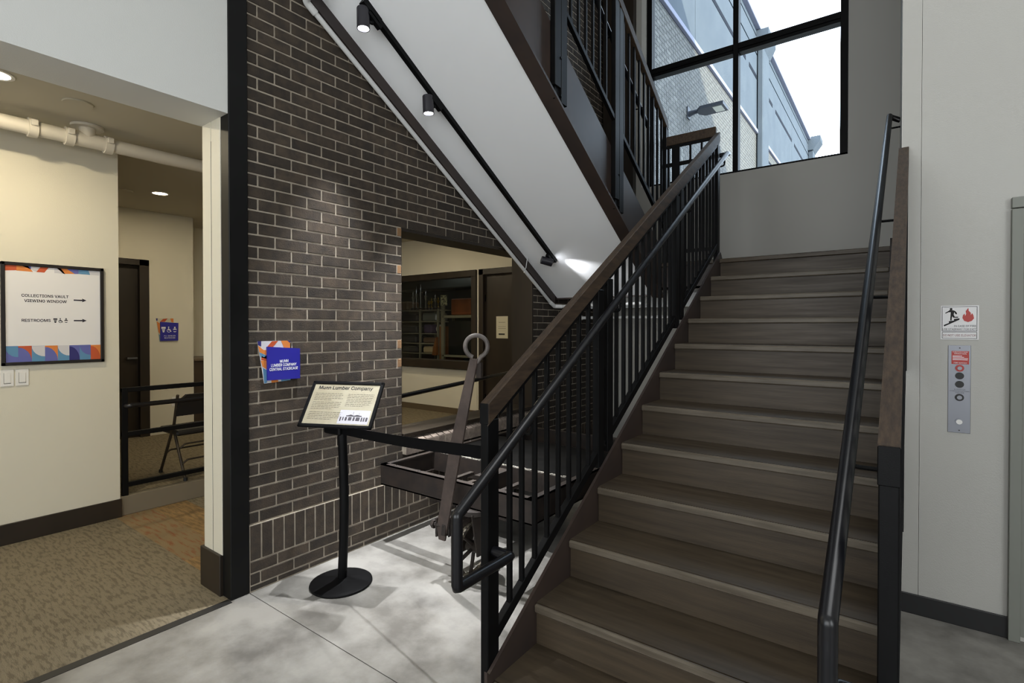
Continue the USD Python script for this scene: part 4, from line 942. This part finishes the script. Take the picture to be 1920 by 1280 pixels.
es.part('figure_symbol', pf(trimesh.util.concatenate([flat(g_, .0004) for g_ in fig])), ink_black, under=pn)
es.part('flame_symbol', pf(flat([(.286, 1.506), (.272, 1.512), (.265, 1.526), (.267, 1.540), (.273, 1.548), (.275, 1.536), (.279, 1.546), (.277, 1.560), (.287, 1.576), (.288, 1.562), (.296, 1.552), (.296, 1.540), (.301, 1.550), (.306, 1.538), (.308, 1.524), (.300, 1.512)], .0004)), red, under=pn)
es.part('lettering', pf(text('IN CASE OF FIRE', .0088, .083, at=(.233, 1.4825))), ink, under=pn)
es.part('lettering', pf(text('USE STAIRWAY FOR EXIT', .0088, .126, at=(.190, 1.4665))), ink, under=pn)
es.part('lettering', pf(text('DO NOT USE ELEVATOR', .0105, .124, at=(.192, 1.4355))), M('dull_red_ink', S(120, 48, 48), .6), under=pn)
hs = T('call_station', 'brushed steel elevator call station with red fire service plate', 'call station', (.256, EY, 1.17))
pn = hs.part('plate', box(.212, .298, EY - .003, EY, .957, 1.391, .0012), chrome)
YF2 = EY - .0030
pf2 = lambda m: plane(m, (0, YF2, 0), XV, Zv)
rd = hs.part('red_plate', box(.225, .291, YF2 - .001, YF2, 1.298, 1.363), red)
pf3 = lambda m: plane(m, (0, YF2 - .001, 0), XV, Zv)
hs.part('lettering', pf3(text("FIREFIGHTERS'", .0052, .058, at=(.229, 1.3555))), white_ink, under=rd)
hs.part('lettering', pf3(text('OPERATION', .0058, .046, at=(.235, 1.3465))), white_ink, under=rd)
hs.part('fine_print', pf3(trimesh.util.concatenate([box(.229, .229 + l_, z, z + .0028, 0, .0004) for l_, z in ((.036, 1.337), (.044, 1.331), (.058, 1.3245), (.057, 1.318))])), white_ink, under=rd)
hs.part('lettering', pf3(text('FIRE SERVICE', .0056, .048, at=(.234, 1.3015))), white_ink, under=rd)
def stud(z, r, m, name, d_=.008):
    q_ = cyl((.256, YF2, z), (.256, YF2 - d_, z), r, 24); return hs.part(name, q_, m, 30)
kq = stud(1.278, .017, red, 'key_switch', .005); hs.part('key_core', [cyl((.256, YF2 - .004, 1.278), (.256, YF2 - .009, 1.278), .009, 18)], chrome, 30, under=kq)
stud(1.240, .017, rubber, 'indicator', .003); stud(1.198, .017, rubber, 'indicator', .003)
kq = stud(1.133, .0175, rubber, 'key_switch', .004); hs.part('key_core', [cyl((.256, YF2 - .003, 1.133), (.256, YF2 - .008, 1.133), .010, 18)], chrome, 30, under=kq)
kq = stud(1.012, .0165, chrome, 'call_button', .004); hs.part('button_face', cyl((.256, YF2 - .004, 1.012), (.256, YF2 - .007, 1.012), .012, 20), plastic, 30, under=kq)
hs.part('lettering', pf2(text('ELEVATOR', .0045, .042, at=(.236, 1.170))), ink, under=pn)
hs.part('lettering', pf2(text('COMMUNICATIONS', .0045, .074, at=(.219, 1.162))), ink, under=pn)
hs.part('lettering', pf2(text('FAILURE', .0045, .034, at=(.240, 1.154))), ink, under=pn)
hs.part('screw', [cyl((.256, YF2, z), (.256, YF2 - .002, z), .003, 10) for z in (1.378, .970)], rubber)

# ------------------------------------------------------------------ outside: the brick wing beyond the window
XO = -2.90
ob = T('neighbouring_wing', 'pale brick wing with blue grey panels seen through the stair window', 'building', (XO, 14, 0))
om = M('pale_brick', S(122, 121, 117), .85, col2=S(98, 98, 97), scale=12, per=.16); om2 = M('pale_brick_joined', S(122, 121, 117), .85, col2=S(98, 98, 97), scale=12, per=.16, island=True)
BT = 6.42
ob.part('mortar', box(XO - .3, XO - .006, 6.1, 25.0, 0, BT), M('pale_mortar', S(196, 196, 192), .9))
ol = []
r = 0; z = 3.0
while z < BT - .03:
    y = 6.15 + (0 if r % 2 else .1)
    while y < 24.9: ol.append((y, min(y + .2, 24.95), z, min(z + .0677, BT - .002))); y += .203
    z += .0677; r += 1
vis = [b for b in ol if b[0] > 6.6]
def oarea(b):
    yc, zc = (b[0] + b[1]) / 2, (b[2] + b[3]) / 2
    px = 960 + 972 * math.tan(math.atan2(XO, yc) + YAW)
    seen = 1215 < px < 1590 and zc > 3.12 + (zc * 0) and (zc - EYE) / math.hypot(XO, yc) > .22
    return (1 if seen else .001) / (XO * XO + yc * yc + (zc - EYE) ** 2) ** 1.5
ol.sort(key=oarea, reverse=True)
osh = lambda b: box(XO - .012, XO, b[0] + .005, b[1] - .005, b[2] + .005, b[3] - .005)
for b in ol[:300]: ob.part('brick', osh(b), om)
ob.part('distant_bricks', [osh(b) for b in ol[300:] if b[0] < 18], om2, kind='stuff')
pm = M('blue_grey_panel', S(90, 98, 106), .8, col2=S(84, 92, 101), scale=2, spec=.1); pmd = M('panel_joint', S(30, 34, 44), .8, spec=.1); flash = M('pale_flashing', S(138, 140, 158), .7, spec=.2)
ob.part('ledge', box(XO - .2, XO + .05, 6.1, 25, BT + .012, BT + .10, .005), flash)
ob.part('shadow_gap', box(XO - .2, XO - .004, 6.1, 25, BT - .004, BT + .014), pmd)
RZ = 9.12
ys = [6.1, 7.4, 9.35, 14.36]
for a, b in ((6.1, 9.33), (9.345, 14.38), (15.25, 19.9), (19.92, 24.98)):
    for z0, z1 in ((BT + .10, 8.40), (8.445, 8.85), (8.89, RZ - .1)):
        ob.part('panel', box(XO - .1, XO + .02, a, b, z0, z1), pm)
ob.part('panel_backing', box(XO - .12, XO - .02, 6.1, 25, BT + .1, RZ - .1), pmd)
for a, b in ((10.2, 12.0), (12.7, 13.15), (13.5, 14.34), (15.28, 16.46), (16.92, 19.9), (20.42, 23.1)):
    ob.part('slot_vent', box(XO + .015, XO + .026, a, b, 7.78, 7.88), pmd)
ob.part('roof_edge', box(XO - .2, XO + .12, 6.1, 25, RZ - .1, RZ + .02, .01), flash)
ob.part('downspout', box(XO + .02, XO + .16, 14.42, 15.2, 0, 8.62, .02), pm)
ob.part('conductor_head', trimesh.convex.convex_hull(np.array([(x, y, z) for y in (14.3, 15.3) for x, z in ((XO + .02, 9.0), (XO + .3, 9.0), (XO + .3, 8.86), (XO + .16, 8.58), (XO + .02, 8.58))])), pm)
ob.part('conductor_head', trimesh.convex.convex_hull(np.array([(x, y, z) for y in (23.9, 24.7) for x, z in ((XO + .02, 9.12), (XO + .45, 9.12), (XO + .45, 8.95), (XO + .2, 8.6), (XO + .02, 8.6))])), pm)
ob.part('downspout', box(XO + .02, XO + .2, 24.0, 24.6, 0, 8.6, .02), pm)
wn = ob.part('window', box(XO - .03, XO + .01, 15.6, 16.5, 4.9, 6.15), pmd); ob.part('pane', box(XO + .005, XO + .012, 15.66, 16.44, 4.95, 6.08), pm, under=wn)
fl_ = T('wall_floodlight', 'dark flat floodlight on an arm fixed to the pale brick wing', 'outdoor light', (XO, 9.02, 5.165))
lmt = M('dark_grey_casting', S(62, 66, 76), .5)
fl_.part('mount_plate', box(XO, XO + .02, 8.95, 9.09, 5.07, 5.27, .004), lmt)
fl_.part('arm', [tube([(XO + .02, 9.02, 5.15), (XO + .12, 9.02, 5.165), (XO + .26, 9.02, 5.165)], [.05, .036, .03], 14)], lmt, 40)
hd = trimesh.convex.convex_hull(np.array([(x, 9.02 + y, z) for x, w_ in ((XO + .17, .06), (XO + .25, .17), (XO + .62, .17)) for y in (-w_, w_) for z in (5.125, 5.175)]))
fl_.part('head', hd, lmt)
fl_.part('lens', box(XO + .44, XO + .58, 8.90, 9.14, 5.118, 5.126), M('frosted_lens', S(226, 226, 214), .4))
solo('ground', box(-2.9, 60, 6.06, 60, -.4, -.2), M('asphalt', S(120, 120, 118), .9), 'asphalt yard outside the stair window', 'ground', kind='structure')
solo('roof_parapet', box(-2.85, 8.5, 5.95, 6.3, TOP + .2, 8.55), grey_wall, 'tower parapet above the stair window, out of view', 'parapet', kind='structure')
